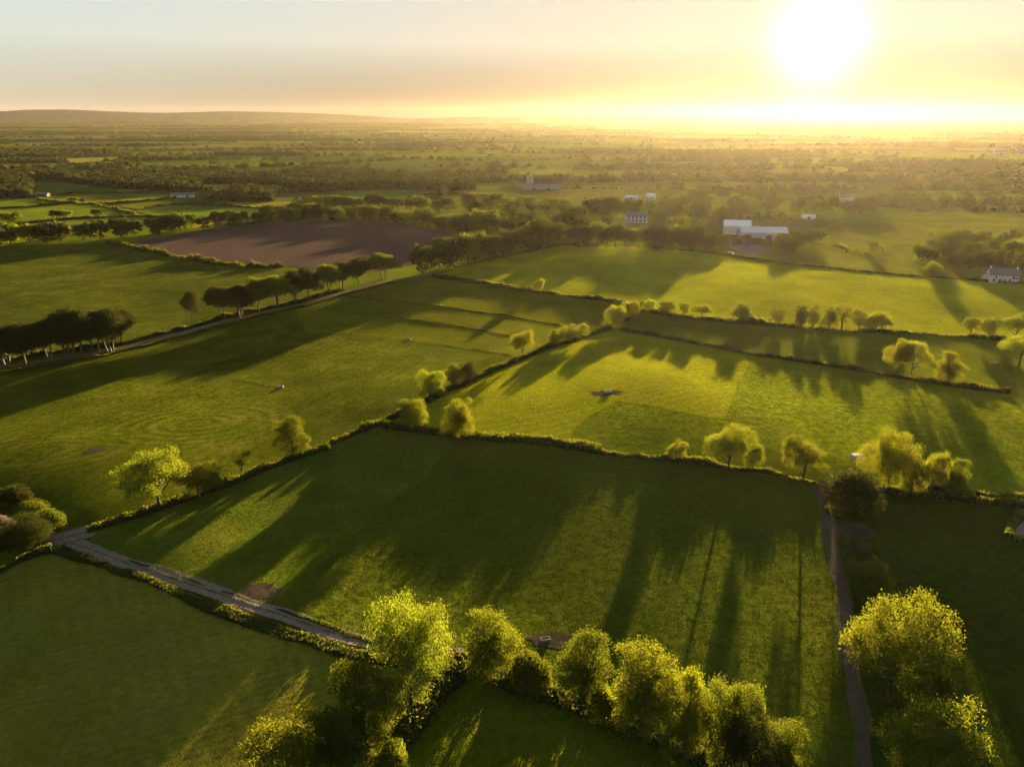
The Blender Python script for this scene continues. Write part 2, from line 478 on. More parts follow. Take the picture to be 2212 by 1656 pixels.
def ribbon(name, px, width, m, label, lift=.33, kind='structure', wob=.25):
    A = line_w(px); T_ = np.gradient(A, axis=0); T_ /= np.linalg.norm(T_, axis=1)[:, None]; Nn = np.stack([-T_[:, 1], T_[:, 0]], 1)
    n = len(A); w1 = width/2+wob*np.convolve(rng.normal(size=n), np.ones(3)/3, 'same'); w2 = width/2+wob*np.convolve(rng.normal(size=n), np.ones(3)/3, 'same')
    us = np.array([-1, -.82, -.55, -.28, 0, .28, .55, .82, 1.]); K = len(us)
    cols = np.stack([A+Nn*((w1 if u < 0 else w2)*-u)[:, None] for u in us], 1)
    z = hgt(cols[..., 0], cols[..., 1])+lift+np.array([0, .04, -.03, .0, .06, .0, -.03, .04, 0])
    V = np.concatenate([cols, z[..., None]], 2).reshape(-1, 3)
    f = [(K*i+j, K*i+K+j, K*i+K+j+1, K*i+j+1) for i in range(n-1) for j in range(K-1)]
    mb = MB(); mb.add(V, f); o = mb.build(name, m, smooth=True)
    at = o.data.attributes.new('across', 'FLOAT', 'POINT'); at.data.foreach_set('value', np.tile(np.abs(us), n).astype(np.float32))
    return tag(o, label, None, None, kind)

def hedge(px, h, w, label, dens=26, lf='hedge', size=.42, gaps=.0, name='hedge', cat='hedge', rough=.55, group=None):
    A = line_w(px, 1.5); n = len(A)
    T_ = np.gradient(A, axis=0); T_ /= np.linalg.norm(T_, axis=1)[:, None]; Nn = np.stack([-T_[:, 1], T_[:, 0]], 1)
    def wob(k): return np.convolve(rng.normal(size=n+2*k), np.ones(k)/k, 'valid')[:n]*math.sqrt(k)
    hh = h*np.clip(1+rough*.45*wob(4)+rough*.35*wob(14), .35, 2.2); ww = w*np.clip(1+.2*wob(5), .5, 1.6); A = A+Nn*(.25*wob(6))[:, None]
    z = hgt(A[:, 0], A[:, 1])
    prof = [(-.42, -.2), (-.45, .45), (-.28, .82), (.28, .82), (.45, .45), (.42, -.2)]
    V = np.stack([np.column_stack([A+Nn*(ww*a)[:, None], z+hh*b+rng.normal(size=n)*.12*h*(b > 0)]) for a, b in prof], 1).reshape(-1, 3)
    f = [(6*i+j, 6*i+6+j, 6*i+6+j+1, 6*i+j+1) for i in range(n-1) for j in range(5)]
    mb = MB(); mb.add(V, f, 1)
    mb.add(V[:6], [(0, 1, 2, 3, 4, 5)], 1); mb.add(V[-6:], [(5, 4, 3, 2, 1, 0)], 1)
    L = n*1.5; k = int(L*dens*1.5); i = rng.random(k)*(n-1); i0 = i.astype(int); fr = (i-i0)[:, None]
    c = A[i0]*(1-fr)+A[np.minimum(i0+1, n-1)]*fr
    th = rng.random(k)*math.pi*1.12-.19; rr = .86+.22*rng.random(k)
    ca, sa = np.cos(th), np.sin(th); ex = np.sign(ca)*np.abs(ca)**.7; ez = np.sign(sa)*np.abs(sa)**.7
    P = np.column_stack([c+Nn[i0]*(ww[i0]*.5*ex*rr)[:, None], hgt(c[:, 0], c[:, 1])+np.maximum(.08, hh[i0]*ez*rr)])
    P += rng.normal(size=P.shape)*.1*h
    leaves(mb, P, size, 0)
    return tag(mb.build(name, [LEAF[lf], M_core]), label, cat, group)

def c1(x, y): return (x*.3333, 221.2+y*.3333)
def c2(x, y): return (737.3+x*.3333, 221.2+y*.3333)
def c3(x, y): return (1474.7+x*.334, 221.2+y*.334)
def c4(x, y): return (x*.334, 497.7+y*.334)
def c5(x, y): return (737.4+x*.334, 497.7+y*.334)
def c6(x, y): return (1474.7+x*.334, 645.2+y*.334)
def c7(x, y): return (x*.3879, 1013.9+y*.3879)
def c8(x, y): return (737.4+x*.3333, 1106+y*.3333)
def c9(x, y): return (1474.7+x*.3879, 1013.9+y*.3879)

# ------------------------------------------------------------------ ground
def axis(lo, hi, near0, near1, step):
    a = np.arange(near0, near1+1, step)
    g = [near1]; s = step
    while g[-1] < hi: s *= 1.12; g.append(g[-1]+s)
    g2 = [near0]; s = step
    while g2[-1] > lo: s *= 1.12; g2.append(g2[-1]-s)
    return np.concatenate([np.clip(g2[:0:-1], lo, None), a, np.clip(g[1:], None, hi)])
xs, ys = axis(-14000, 14000, -700, 700, 6.), axis(-1500, 12800, 20, 900, 6.)
X, Y = np.meshgrid(xs, ys); Z = hgt(X, Y); nx, ny = len(xs), len(ys)
idx = np.arange(nx*ny).reshape(ny, nx)
mb = MB(); mb.add(np.stack([X, Y, Z], 2).reshape(-1, 3), np.stack([idx[:-1, :-1], idx[:-1, 1:], idx[1:, 1:], idx[1:, :-1]], 2).reshape(-1, 4))
tag(mb.build('ground', M_ground, smooth=True), 'wide green grassland reaching to the horizon', None, None, 'structure')

HA = [(190,1150),(310,1113),(480,1053),(600,1008),(700,968),(770,938),(835,912),(910,876),(1000,832),(1080,795),(1180,755),(1280,722),(1340,698),(1385,674)]
HD1 = [(830,925),(1000,945),(1180,960),(1300,978)]
HD2 = [(1300,980),(1400,990),(1520,1005),(1640,1022),(1762,1043)]
HD3 = [(1800,1050),(1960,1070),(2100,1085),(2260,1101)]
HC_ = [(1340,714),(1480,740),(1600,762),(1800,793),(1960,820),(2060,836),(2180,850)]
HB = [(1385,673),(1480,687),(1600,700),(1800,714),(1950,722),(2100,730),(2175,737)]
HE = [(935,598),(1060,618),(1180,635),(1300,650),(1390,664)]
HI = [(1470,541),(1560,550),(1700,572),(1900,592),(2060,603),(2260,619)]
HF = [(125,1192),(280,1240),(450,1316),(620,1372),(800,1426)]
HG = [(1008,1436),(1130,1488),(1300,1550),(1480,1630),(1640,1720)]
HH = [(1000,1440),(940,1505),(870,1600),(805,1720)]
ROWLANE = [(-120,822),(0,795),(120,778),(230,759),(290,745),(480,696),(640,661),(760,627),(850,606),(940,592)]
HJ = [(232,526),(340,549),(470,573),(560,580),(612,577)]
TRACK = [(1769,1040),(1785,1111),(1804,1208),(1820,1285),(1824,1355),(1843,1480),(1857,1557),(1868,1700)]
LANE = [(100,1163),(150,1173),(194,1187),(272,1217),(388,1256),(504,1295),(621,1335),(737,1376),(830,1402),(920,1412),(1000,1417)]

# fields
field('pasture_field', [(-260,880),(-120,835),(0,806),(230,769),(480,704),(640,668),(850,612),(935,600)]+HE[1:]+HA[::-1]+[(100,1140),(-260,1150)],
      grass('swirl_mown_pasture', (.043, .058, .006), (.056, .066, .006), tuft=.9, lines=[(20, .07, .15)],
            swirl=[(*at0(430, 935), 34, 22, 15, 1.9, .32), (*at0(90, 1000), 36, 20, 10, 1.9, .22), (*at0(190, 890), 20, 12, 20, 1.7, .22)]),
      'large mown pasture with swirling mower lines beside the tree lined lane')
field('pasture_field', [(640,670),(740,641),(850,614),(935,602)]+HE[1:]+[(1383,675),(1340,700),(1280,724),(1180,757),(1105,771),(1000,753),(870,734),(760,722),(664,722)],
      grass('sunlit_tone_pasture', (.068, .086, .006), (.084, .094, .007), tuft=.9), 'striped upper pasture, its sunlight put into brighter grass, crossed by thin lines of growth', lift=.31)  # part of the same mown field, its sunlight put into a brighter colour
field('pasture_field', [(-260,548),(0,533),(100,528),(232,527)]+HJ[1:]+[(690,590),(740,605),(640,655),(480,690),(290,738),(120,770),(0,787),(-260,838)], grass('dull_pasture', (.042, .058, .009), (.05, .062, .01), tuft=1.),  'smooth green field behind the row of tall trees')
field('ploughed_field', [(262,529),(330,515),(420,500),(560,484),(740,474),(860,481),(960,500),(1040,520),(960,548),(905,570),(800,590),(690,584),(590,572),(480,565),(340,546)], M_plough, 'bare brown ploughed field between hedges and tree belts', step=8)
field('meadow_field', [(835,918),(910,880),(1000,836),(1080,799),(1180,759),(1280,726),(1340,702),(1480,742),(1600,764),(1616,786),(1562,905),(1430,885),(1330,866),(1225,935),(1215,962),(1000,943)], M_hay, 'pale yellow cut meadow with a small dark feeder patch', lift=.29)
field('pasture_field', [(835,918),(910,880),(1000,836),(1080,799),(1180,759),(1280,726),(1340,702)]+HC_[1:]+[(2330,875),(2330,1110),(2100,1083),(1960,1068),(1762,1041)]+HD2[3::-1]+HD1[2:0:-1], M_tussock, 'bright rough pasture streaked by long tree shadows')
field('pasture_field', HB+[(2194,842),(2180,850)]+HC_[-2::-1], M_lush, 'narrow pasture between two hedges below the line of trees')
field('meadow_field', HE+HB[1:]+[(2360,755),(2360,628)]+HI[::-1]+[(1400,536),(1215,530),(1130,548),(1000,577)], M_bright, 'wide sunlit yellow green meadow in front of the farm sheds')
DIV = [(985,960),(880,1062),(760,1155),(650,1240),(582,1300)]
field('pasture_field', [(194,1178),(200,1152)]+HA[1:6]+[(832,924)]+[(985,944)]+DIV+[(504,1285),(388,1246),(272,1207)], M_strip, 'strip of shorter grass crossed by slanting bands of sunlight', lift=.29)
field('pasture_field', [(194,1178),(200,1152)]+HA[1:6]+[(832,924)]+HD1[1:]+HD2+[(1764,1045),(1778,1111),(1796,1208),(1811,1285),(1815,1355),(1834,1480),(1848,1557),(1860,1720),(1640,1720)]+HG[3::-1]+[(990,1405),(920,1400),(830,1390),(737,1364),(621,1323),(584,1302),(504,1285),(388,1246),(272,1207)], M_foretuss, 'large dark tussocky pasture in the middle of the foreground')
field('pasture_field', [(-330,1380),(-100,1262),(60,1203),(125,1196)]+HF[1:]+[(905,1440),(1000,1440)]+HH[1:]+[(790,1790),(-330,1790)],
      grass('cross_mown_pasture', (.125, .128, .02), (.155, .138, .026), tuft=.9, lines=[(68, .19, .2), (-32, .085, .15)]), 'dim green field below the lane with crossing mower lines')
field('pasture_field', [(1008,1436)]+HG[1:]+[(1660,1790),(800,1790)]+HH[::-1], M_lush, 'deep green shaded field below the row of trees')
field('pasture_field', [(1790,1052)]+HD3[1:]+[(2400,1118),(2400,1800),(1880,1800),(1868,1557),(1853,1480),(1834,1355),(1830,1285),(1813,1208),(1792,1111)], grass('shade_toned_pasture', (.026, .042, .006), (.036, .048, .007), tuft=2.2, tuft_sc=.5, patch=.3, dry=(.05, .046, .012)), 'shade toned rough pasture east of the farm track')  # same tussock grass as the foreground, more shade put into its colour
mids = [
 ([(200,515),(560,520),(760,560),(780,590),(300,600),(210,540)], (.05,.09,.025)), ([(240,620),(640,598),(930,630),(900,650),(640,660),(450,650),(330,640)], (.1,.11,.015)),
 ([(660,590),(1100,600),(1000,630),(940,632)], (.07,.1,.015)), ([(700,662),(1100,640),(1280,650),(1040,670),(900,695)], (.075,.1,.015)),
 ([(880,705),(1100,668),(1700,690),(1730,720),(1650,745),(1000,740)], (.07,.11,.015)), ([(1300,650),(1900,645),(1920,690),(1700,688),(1500,672)], (.13,.12,.02)),
 ([(0,700),(440,660),(620,670),(860,735),(560,750),(180,770),(-200,795),(-200,715)], (.085,.112,.013)), ([(-200,640),(230,630),(400,655),(0,685),(-200,695)], (.07,.1,.015)),
 ([(-200,820),(0,805),(560,755),(900,745),(1160,780),(700,780),(400,800),(100,840),(-200,860)], (.075,.105,.015)), ([(1170,780),(1420,765),(1400,790),(1230,820)], (.15,.13,.02)),
 ([(1280,560),(1300,525),(1560,520),(1480,580)], (.17,.14,.05)), ([(370,365),(860,352),(780,372),(460,395)], (.16,.14,.05)),
 ([(1760,630),(2212,580),(2600,570),(2950,590),(2590,630),(2212,645)], (.065,.1,.02)), ([(2970,590),(3300,580),(3400,600),(3200,605)], (.1,.115,.02)),
 ([(3040,530),(3320,515),(3400,540),(3200,560),(3080,560)], (.09,.115,.02)), ([(3060,490),(3500,440),(4300,450),(4420,470),(3600,505)], (.085,.1,.03)),
 ([(2770,735),(2880,722),(2990,720),(2960,745),(2840,750)], (.1,.12,.015)),
]
def small_grass(c, i):
    c = tuple(v*1.22 for v in c); return grass('distant_pasture', tuple(v*.92 for v in c), c, tuft=.6, patch=.3)
mid_labels = ['teal green field beside the wood far left', 'yellow green field with two lone trees', 'thin green field by the low dark barn', 'green wedge field with curving hedge', 'rounded bright green field above the bushy belt', 'golden strip field near the belt of trees', 'sunlit green field with dark round trees at the left edge', 'small green field at the left edge', 'narrow green strip above the bushy belt at left', 'bright golden patch behind a lone tree', 'pale straw field in front of the far wood', 'pale straw strip far behind the wood', 'long green field behind the tree belt', 'bright strip beside the long green field', 'small bright field by the old tower', 'large dull green field behind the tower', 'bright green patch among the central tree belts']
for i, (p, c) in enumerate(mids):
    field('meadow_field' if c[0] > .09 else 'pasture_field', [c1(*q) for q in p], small_grass(c, i), mid_labels[i], lift=.3, step=12)

# right-hand rough land beyond the big meadow
field('rough_field', [(1700,570),(1900,590),(2260,617),(2380,560),(2330,470),(2050,455),(1850,470),(1740,500),(1690,540)], grass('rough_heath', (.075,.095,.014), (.1,.105,.016), tuft=3, tuft_sc=.12, patch=.5), 'rough scrubby land beyond the hedge at right', lift=.3, step=12)
field('meadow_field', [c3(1930,920),c3(2208,870),c3(2400,880),c3(2400,965),c3(2208,975),c3(2000,960)], small_grass((.13,.12,.03), 1), 'pale mown field behind the wood at right', lift=.36, step=12)

# far patchwork of fields: one sheet of many cells, then the hedgerows along the cell borders
def far_patchwork():
    a = R(-24); ca, sa = math.cos(a), math.sin(a)
    pts = []; y = 560.
    while y < 11000:
        st = 130+y*.055; xw = y*.95+500; x = -xw
        while x < xw:
            pts.append((x+rng.normal()*st*.3+(st*.5 if int(y) % 2 else 0), y+rng.normal()*st*.2)); x += st*1.7
        y += st*.95
    q = np.array(pts)
    V = [Vector((float(u), float(v))) for u, v in q]
    r = delaunay_2d_cdt(V, [], [], 0, 1e-4)
    vv = np.array([(v.x, v.y) for v in r[0]]); tris = [tuple(f) for f in r[2]]
    cc = []; cell = {}
    edge = {}
    for ti, (i, j, k) in enumerate(tris):
        A, B, C = vv[i], vv[j], vv[k]; d = 2*(A[0]*(B[1]-C[1])+B[0]*(C[1]-A[1])+C[0]*(A[1]-B[1]))
        if abs(d) < 1e-6: cc.append((A+B+C)/3)
        else:
            a2, b2, c2_ = A@A, B@B, C@C
            u = np.array([(a2*(B[1]-C[1])+b2*(C[1]-A[1])+c2_*(A[1]-B[1]))/d, (a2*(C[0]-B[0])+b2*(A[0]-C[0])+c2_*(B[0]-A[0]))/d])
            g = (A+B+C)/3
            cc.append(u if np.linalg.norm(u-g) < 1200 else g)
        for v in (i, j, k): cell.setdefault(v, []).append(ti)
        for e in ((i, j), (j, k), (k, i)): edge.setdefault(tuple(sorted(e)), []).append(ti)
    cc = np.array(cc); mb = MB(); cols = []
    pal = np.array([(.075,.12,.012), (.05,.09,.016), (.11,.14,.012), (.045,.07,.02), (.12,.115,.03), (.06,.085,.03), (.035,.05,.018), (.17,.145,.06), (.08,.075,.03)]); pw = np.array([.2,.17,.15,.15,.1,.09,.07,.03,.04])
    for v, tl in cell.items():
        if len(tl) < 4: continue
        P = cc[tl]; s = vv[v]; o = np.argsort(np.arctan2(P[:, 1]-s[1], P[:, 0]-s[0])); P = P[o]
        if np.abs(P-s).max() > 900 or P[:, 1].min() < 430 or np.hypot(P[:, 0], P[:, 1]).min() < 625: continue
        n = len(P); mb.add(np.column_stack([P, .12+80*(np.clip(P[:, 1]-3300, 0, 7700)/7700)**1.4]), [tuple(range(n))])
        cols.append((n, pal[rng.choice(len(pal), p=pw/pw.sum())]*(.55+.35*rng.random())))
    me = mb.mesh('far_fields', [M_far]); at = me.color_attributes.new('field_colour', 'FLOAT_COLOR', 'CORNER')
    data = np.concatenate([np.tile(np.append(c, 1), (n, 1)) for n, c in cols]).astype(np.float32)
    if len(data) == len(me.loops): at.data.foreach_set('color', data.ravel())
    tag(link('far_fields', me), 'distant patchwork of small fields fading towards the horizon', None, None, 'structure')
    E = [(cc[t[0]], cc[t[1]]) for t in edge.values() if len(t) == 2]
    return E
EDGES = far_patchwork()

def in_sheets(P):
    k = np.zeros(len(P), bool)
    for s in SHEETS: k |= inside(s, P[:, 0], P[:, 1])
    return k

def clump_unit(seed, n):
    r = np.random.default_rng(seed); d = r.normal(size=(n, 3)); d /= np.linalg.norm(d, axis=1)[:, None]; d[:, 2] = np.abs(d[:, 2])*1.0-.1
    P = d*(.75+.35*r.random(n))[:, None]*np.array([.5, .5, .9]); mb = MB(); leaves(mb, P, .42, 0, r)
    return mb.v[0].reshape(-1, 3)
UNITS = [clump_unit(k, 30) for k in range(6)]
def scatter(name, P, hs, ws, lf, label):
    V = []; zs = hgt(P[:, 0], P[:, 1])
    for k, (p, h, w) in enumerate(zip(P, hs, ws)):
        a = k*2.4; u = UNITS[k % 6]; c, s = math.cos(a), math.sin(a)
        V.append(np.column_stack([p[0]+(u[:, 0]*c-u[:, 1]*s)*w, p[1]+(u[:, 0]*s+u[:, 1]*c)*w, u[:, 2]*h+zs[k]]))
    V = np.concatenate(V); mb = MB(); mb.add(V, np.arange(len(V)).reshape(-1, 4))
    return tag(mb.build(name, LEAF[lf]), label, None, None, 'stuff')

pts = []; hh = []
for (a, b) in EDGES:
    m = (a+b)/2; d = np.linalg.norm(m); ln = np.linalg.norm(b-a)
    if m[1] < 640 or abs(m[0]) > m[1]*.86+60 or ln > 900: continue
    kind = rng.random(); sp = (3.2 if d < 2000 else 4.5+d/900)
    if kind < .12: continue
    n = int(ln/sp)+1; t = rng.random(n)[:, None]; q = a+(b-a)*t+rng.normal(size=(n, 2))*1.2
    big = (kind > .78)
    pts.append(q); hh.append(np.where(rng.random(n) < (.6 if big else .05), 6+6*rng.random(n), 1.5+1.5*rng.random(n)))
pts = np.concatenate(pts); hh = np.concatenate(hh); k = ~in_sheets(pts); pts, hh = pts[k], hh[k]
scatter('far_hedgerows', pts, hh, np.maximum(hh*1.0, 2.4)*(1+np.hypot(*pts.T)/12000), 'plain', 'distant hedgerows dividing the far patchwork of fields')
# far woods
wp = []; wh = []
for k in range(80):
    y = 1250+9000*rng.random()**1.4; x = (rng.random()*2-1)*(y*.8); L, D = (110+y*.07)*(.6+rng.random()), (20+y*.009)*(.6+rng.random()); n = int(L*D/90)+8
    u = rng.normal(size=(n, 2))*np.array([L, D])*.5; wp.append(u+np.array([x, y])); wh.append(8+6*rng.random(n))
wp = np.concatenate(wp); wh = np.concatenate(wh); k = ~in_sheets(wp); wp, wh = wp[k], wh[k]
scatter('far_woodland', wp, wh, wh*1.25, 'plain', 'distant scattered woods and copses on the plain')

# ------------------------------------------------------------------ lanes, tracks, mud
ribbon('farm_lane', LANE, 4.3, M_gravel, 'gravel farm lane running down from the left edge', wob=.6)
ribbon('lane_fork', [(100,1172),(140,1166),(170,1155),(192,1150),(206,1146)], 6.5, M_gravel, 'pale gravel gateway at the end of the lane', lift=.36)
ribbon('farm_track', TRACK, 3.5, M_track, 'dirt farm track running down beside the right hand trees', wob=.6)
ribbon('tree_lane', ROWLANE, 3.2, M_gravel, 'narrow pale lane along the row of tall trees')
def patch(px, py, rx, ry, m, label):
    c = gp(px, py); a = np.arange(14)*2*math.pi/14; k = .5+.8*rng.random(14)
    sheet_w('mud_patch', [(c[0]+rx*math.cos(t)*q, c[1]+ry*math.sin(t)*q) for t, q in zip(a, k)], m, .31, 2., label); SHEETS.pop()
patch(570, 1278, 4., 3.8, M_mud, 'muddy gateway beside the lane')
patch(1308, 849, 5.6, 3.2, M_mud, 'dark trampled mud around the feeder in the pale meadow')
patch(216, 973, 3.8, 2.2, M_mud, 'dark mud patch in the left pasture')
patch(606, 868-30, 2.4, 1.4, M_mud, 'small worn patch in the left pasture')
patch(1190, 1384, 4.2, 3., M_mud, 'worn mud beside the trough above the tree row')
field('farm_yard', [c3(240,895),c3(400,895),c3(560,950),c3(580,975),c3(440,990),c3(280,940)], M_yard, 'grey gravel farmyard below the sheds', lift=.4)
field('walled_yard', [(2182,1158),(2207,1106),(2330,1118),(2330,1185)], M_yard, 'grey yard inside the hedge at the right edge', lift=.4)

# ------------------------------------------------------------------ hedges
hedge(HA[:7], 2.0, 2.4, 'long hedge rising from the gravel gateway past the big left tree', 40)
hedge(HA[6:], 1.8, 2.2, 'hedge on the right edge of the mown pasture, climbing to the four field corner', 36)
hedge(HD1, 2.8, 3.0, 'thick trimmed hedge starting below the two tall trees', 46, rough=.3)
hedge(HD2, 1.6, 1.8, 'low hedge and bank running under the solitary round tree', 36)
hedge(HD3, 1.9, 2.0, 'hedge behind the dark bush running to the right edge', 36)
hedge([(1960,1060),(2060,1068),(2150,1078),(2260,1090)], 1.9, 2.0, 'upper of two parallel hedges at the right edge', 34)
hedge(HC_, 2.0, 2.4, 'long straight hedge across the sunlit pastures below the twin tree', 22, size=.5)
hedge(HB, 2.2, 2.6, 'hedge under the line of small round trees', 20, size=.55)
hedge(HE, 2.4, 3.0, 'hedge between the striped pasture and the sunlit meadow', 20, size=.55)
hedge(HI, 1.6, 2.0, 'thin hedge at the far side of the sunlit meadow', 14, size=.6)
hedge(HF, 1.3, 2.6, 'low grassy hedge bank along the lower side of the lane', 60, lf='hedge', size=.26)
hedge(HG, 2.6, 4.0, 'undergrowth hedge beneath the row of backlit trees at the bottom', 46)
hedge(HH, 2.6, 4.5, 'undergrowth hedge under the trees at the bottom left of centre', 46)
hedge([(800,1428),(880,1436),(985,1436)], 1.4, 2.4, 'short hedge at the foot of the large lane tree', 36)
hedge([(194,1180),(272,1208),(388,1247),(504,1286)], .35, .9, 'low grass verge on the upper side of the lane', 40, lf='hedge', size=.22)
hedge([(596,1312),(660,1340),(737,1366),(830,1393),(990,1404)], .5, 1.0, 'low verge of bright grass above the lane near the large tree', 40, lf='hedge', size=.22)
hedge([(-140,1300),(-40,1255),(60,1205),(112,1188)], 1.8, 2.4, 'short hedge at the left edge below the shrubs', 40)
hedge([(-140,835),(0,806),(120,788),(230,769),(290,753),(480,703),(640,667),(760,632),(850,611)], .9, 1.3, 'low bank along the near side of the tree lined lane', 14, size=.45)
hedge([(0,783),(230,750),(290,737),(480,689),(640,655),(740,626)], 1.9, 2.4, 'low scrubby bank behind the trunks of the tall row', 14, size=.5)
hedge(HJ, 3.0, 3.6, 'bushy broken hedge along the near side of the ploughed field', 12, size=.9, rough=.8)
hedge([c5(0,425),c5(350,460),c5(600,490),c5(1060,553),c5(1450,622)], .7, 1.1, 'upper thin line of growth across the striped pasture', 8, size=.45, name='low_hedge')
hedge([c5(-100,505),c5(0,522),c5(350,570),c5(700,610),c5(1090,687)], .6, 1.0, 'middle thin line of growth across the striped pasture', 8, size=.45, name='low_hedge')
hedge([c5(-150,640),c5(0,660),c5(400,705),c5(800,760),c5(1100,812)], .35, .7, 'lowest thin line of growth across the striped pasture', 6, size=.4, name='low_hedge')
hedge([c4(560,790),c4(900,870),c4(1300,930),c4(1700,1000),c4(2100,1090)], .25, .6, 'faint furrow line across the left pasture', 5, size=.35, name='low_hedge')
hedge([(2178,1163),(2192,1132),(2206,1104)], 1.4, 1.9, 'trimmed hedge on the left side of the grey yard at the right edge', 50, lf='fresh')
hedge([(2178,1163),(2205,1170),(2300,1186)], 1.2, 1.7, 'trimmed hedge on the near side of the grey yard at the right edge', 50, lf='fresh')
hedge([(1778,1060),(1790,1111)], .8, 1.2, 'short rough hedge stub at the top of the dirt track', 30)
ML = [
 ([(0,690),(200,678),(450,656),(600,660),(680,665)], 'hedge below the two lone trees far left'), ([(620,668),(750,690),(860,725),(900,740)], 'slanting hedge joining the far left fields'),
 ([(560,752),(0,800)], 'hedge at the near side of the far left sunlit field'), ([(560,752),(900,742),(1050,748)], 'hedge line above the bushy belt at left'),
 ([(880,700),(1000,676),(1100,666),(1290,650),(1500,645)], 'curving hedge on top of the rounded green field'), ([(1300,655),(1500,675),(1740,692),(1850,690)], 'hedge below the golden strip field'),
 ([(640,660),(930,648),(1050,632),(1130,618)], 'hedge running towards the low dark barn'), ([(300,606),(500,590),(680,588),(780,592)], 'hedge above the yellow green field far left'),
 ([(200,513),(400,520),(560,535),(640,560)], 'hedge by the white house far left'), ([(240,628),(330,642),(450,655)], 'short hedge at the left end of the yellow green field'),
 ([(3060,495),(3300,498),(3500,512),(3640,520)], 'hedge in front of the old tower'), ([(3040,528),(3200,520),(3330,516)], 'hedge between small bright fields by the tower'), ([(2590,632),(2760,600),(2950,592),(3200,608)], 'hedge by the bright strip behind the belts'),
]
for p, l in ML: hedge([c1(*q) for q in p], 2.2, 3.0, l, 5, size=1.0, rough=.6)
hedge([c3(2010,895),c3(2080,865),c3(2150,835)], 2.5, 3.5, 'slanting hedge beside the pale mown field at right', 8, size=.9)

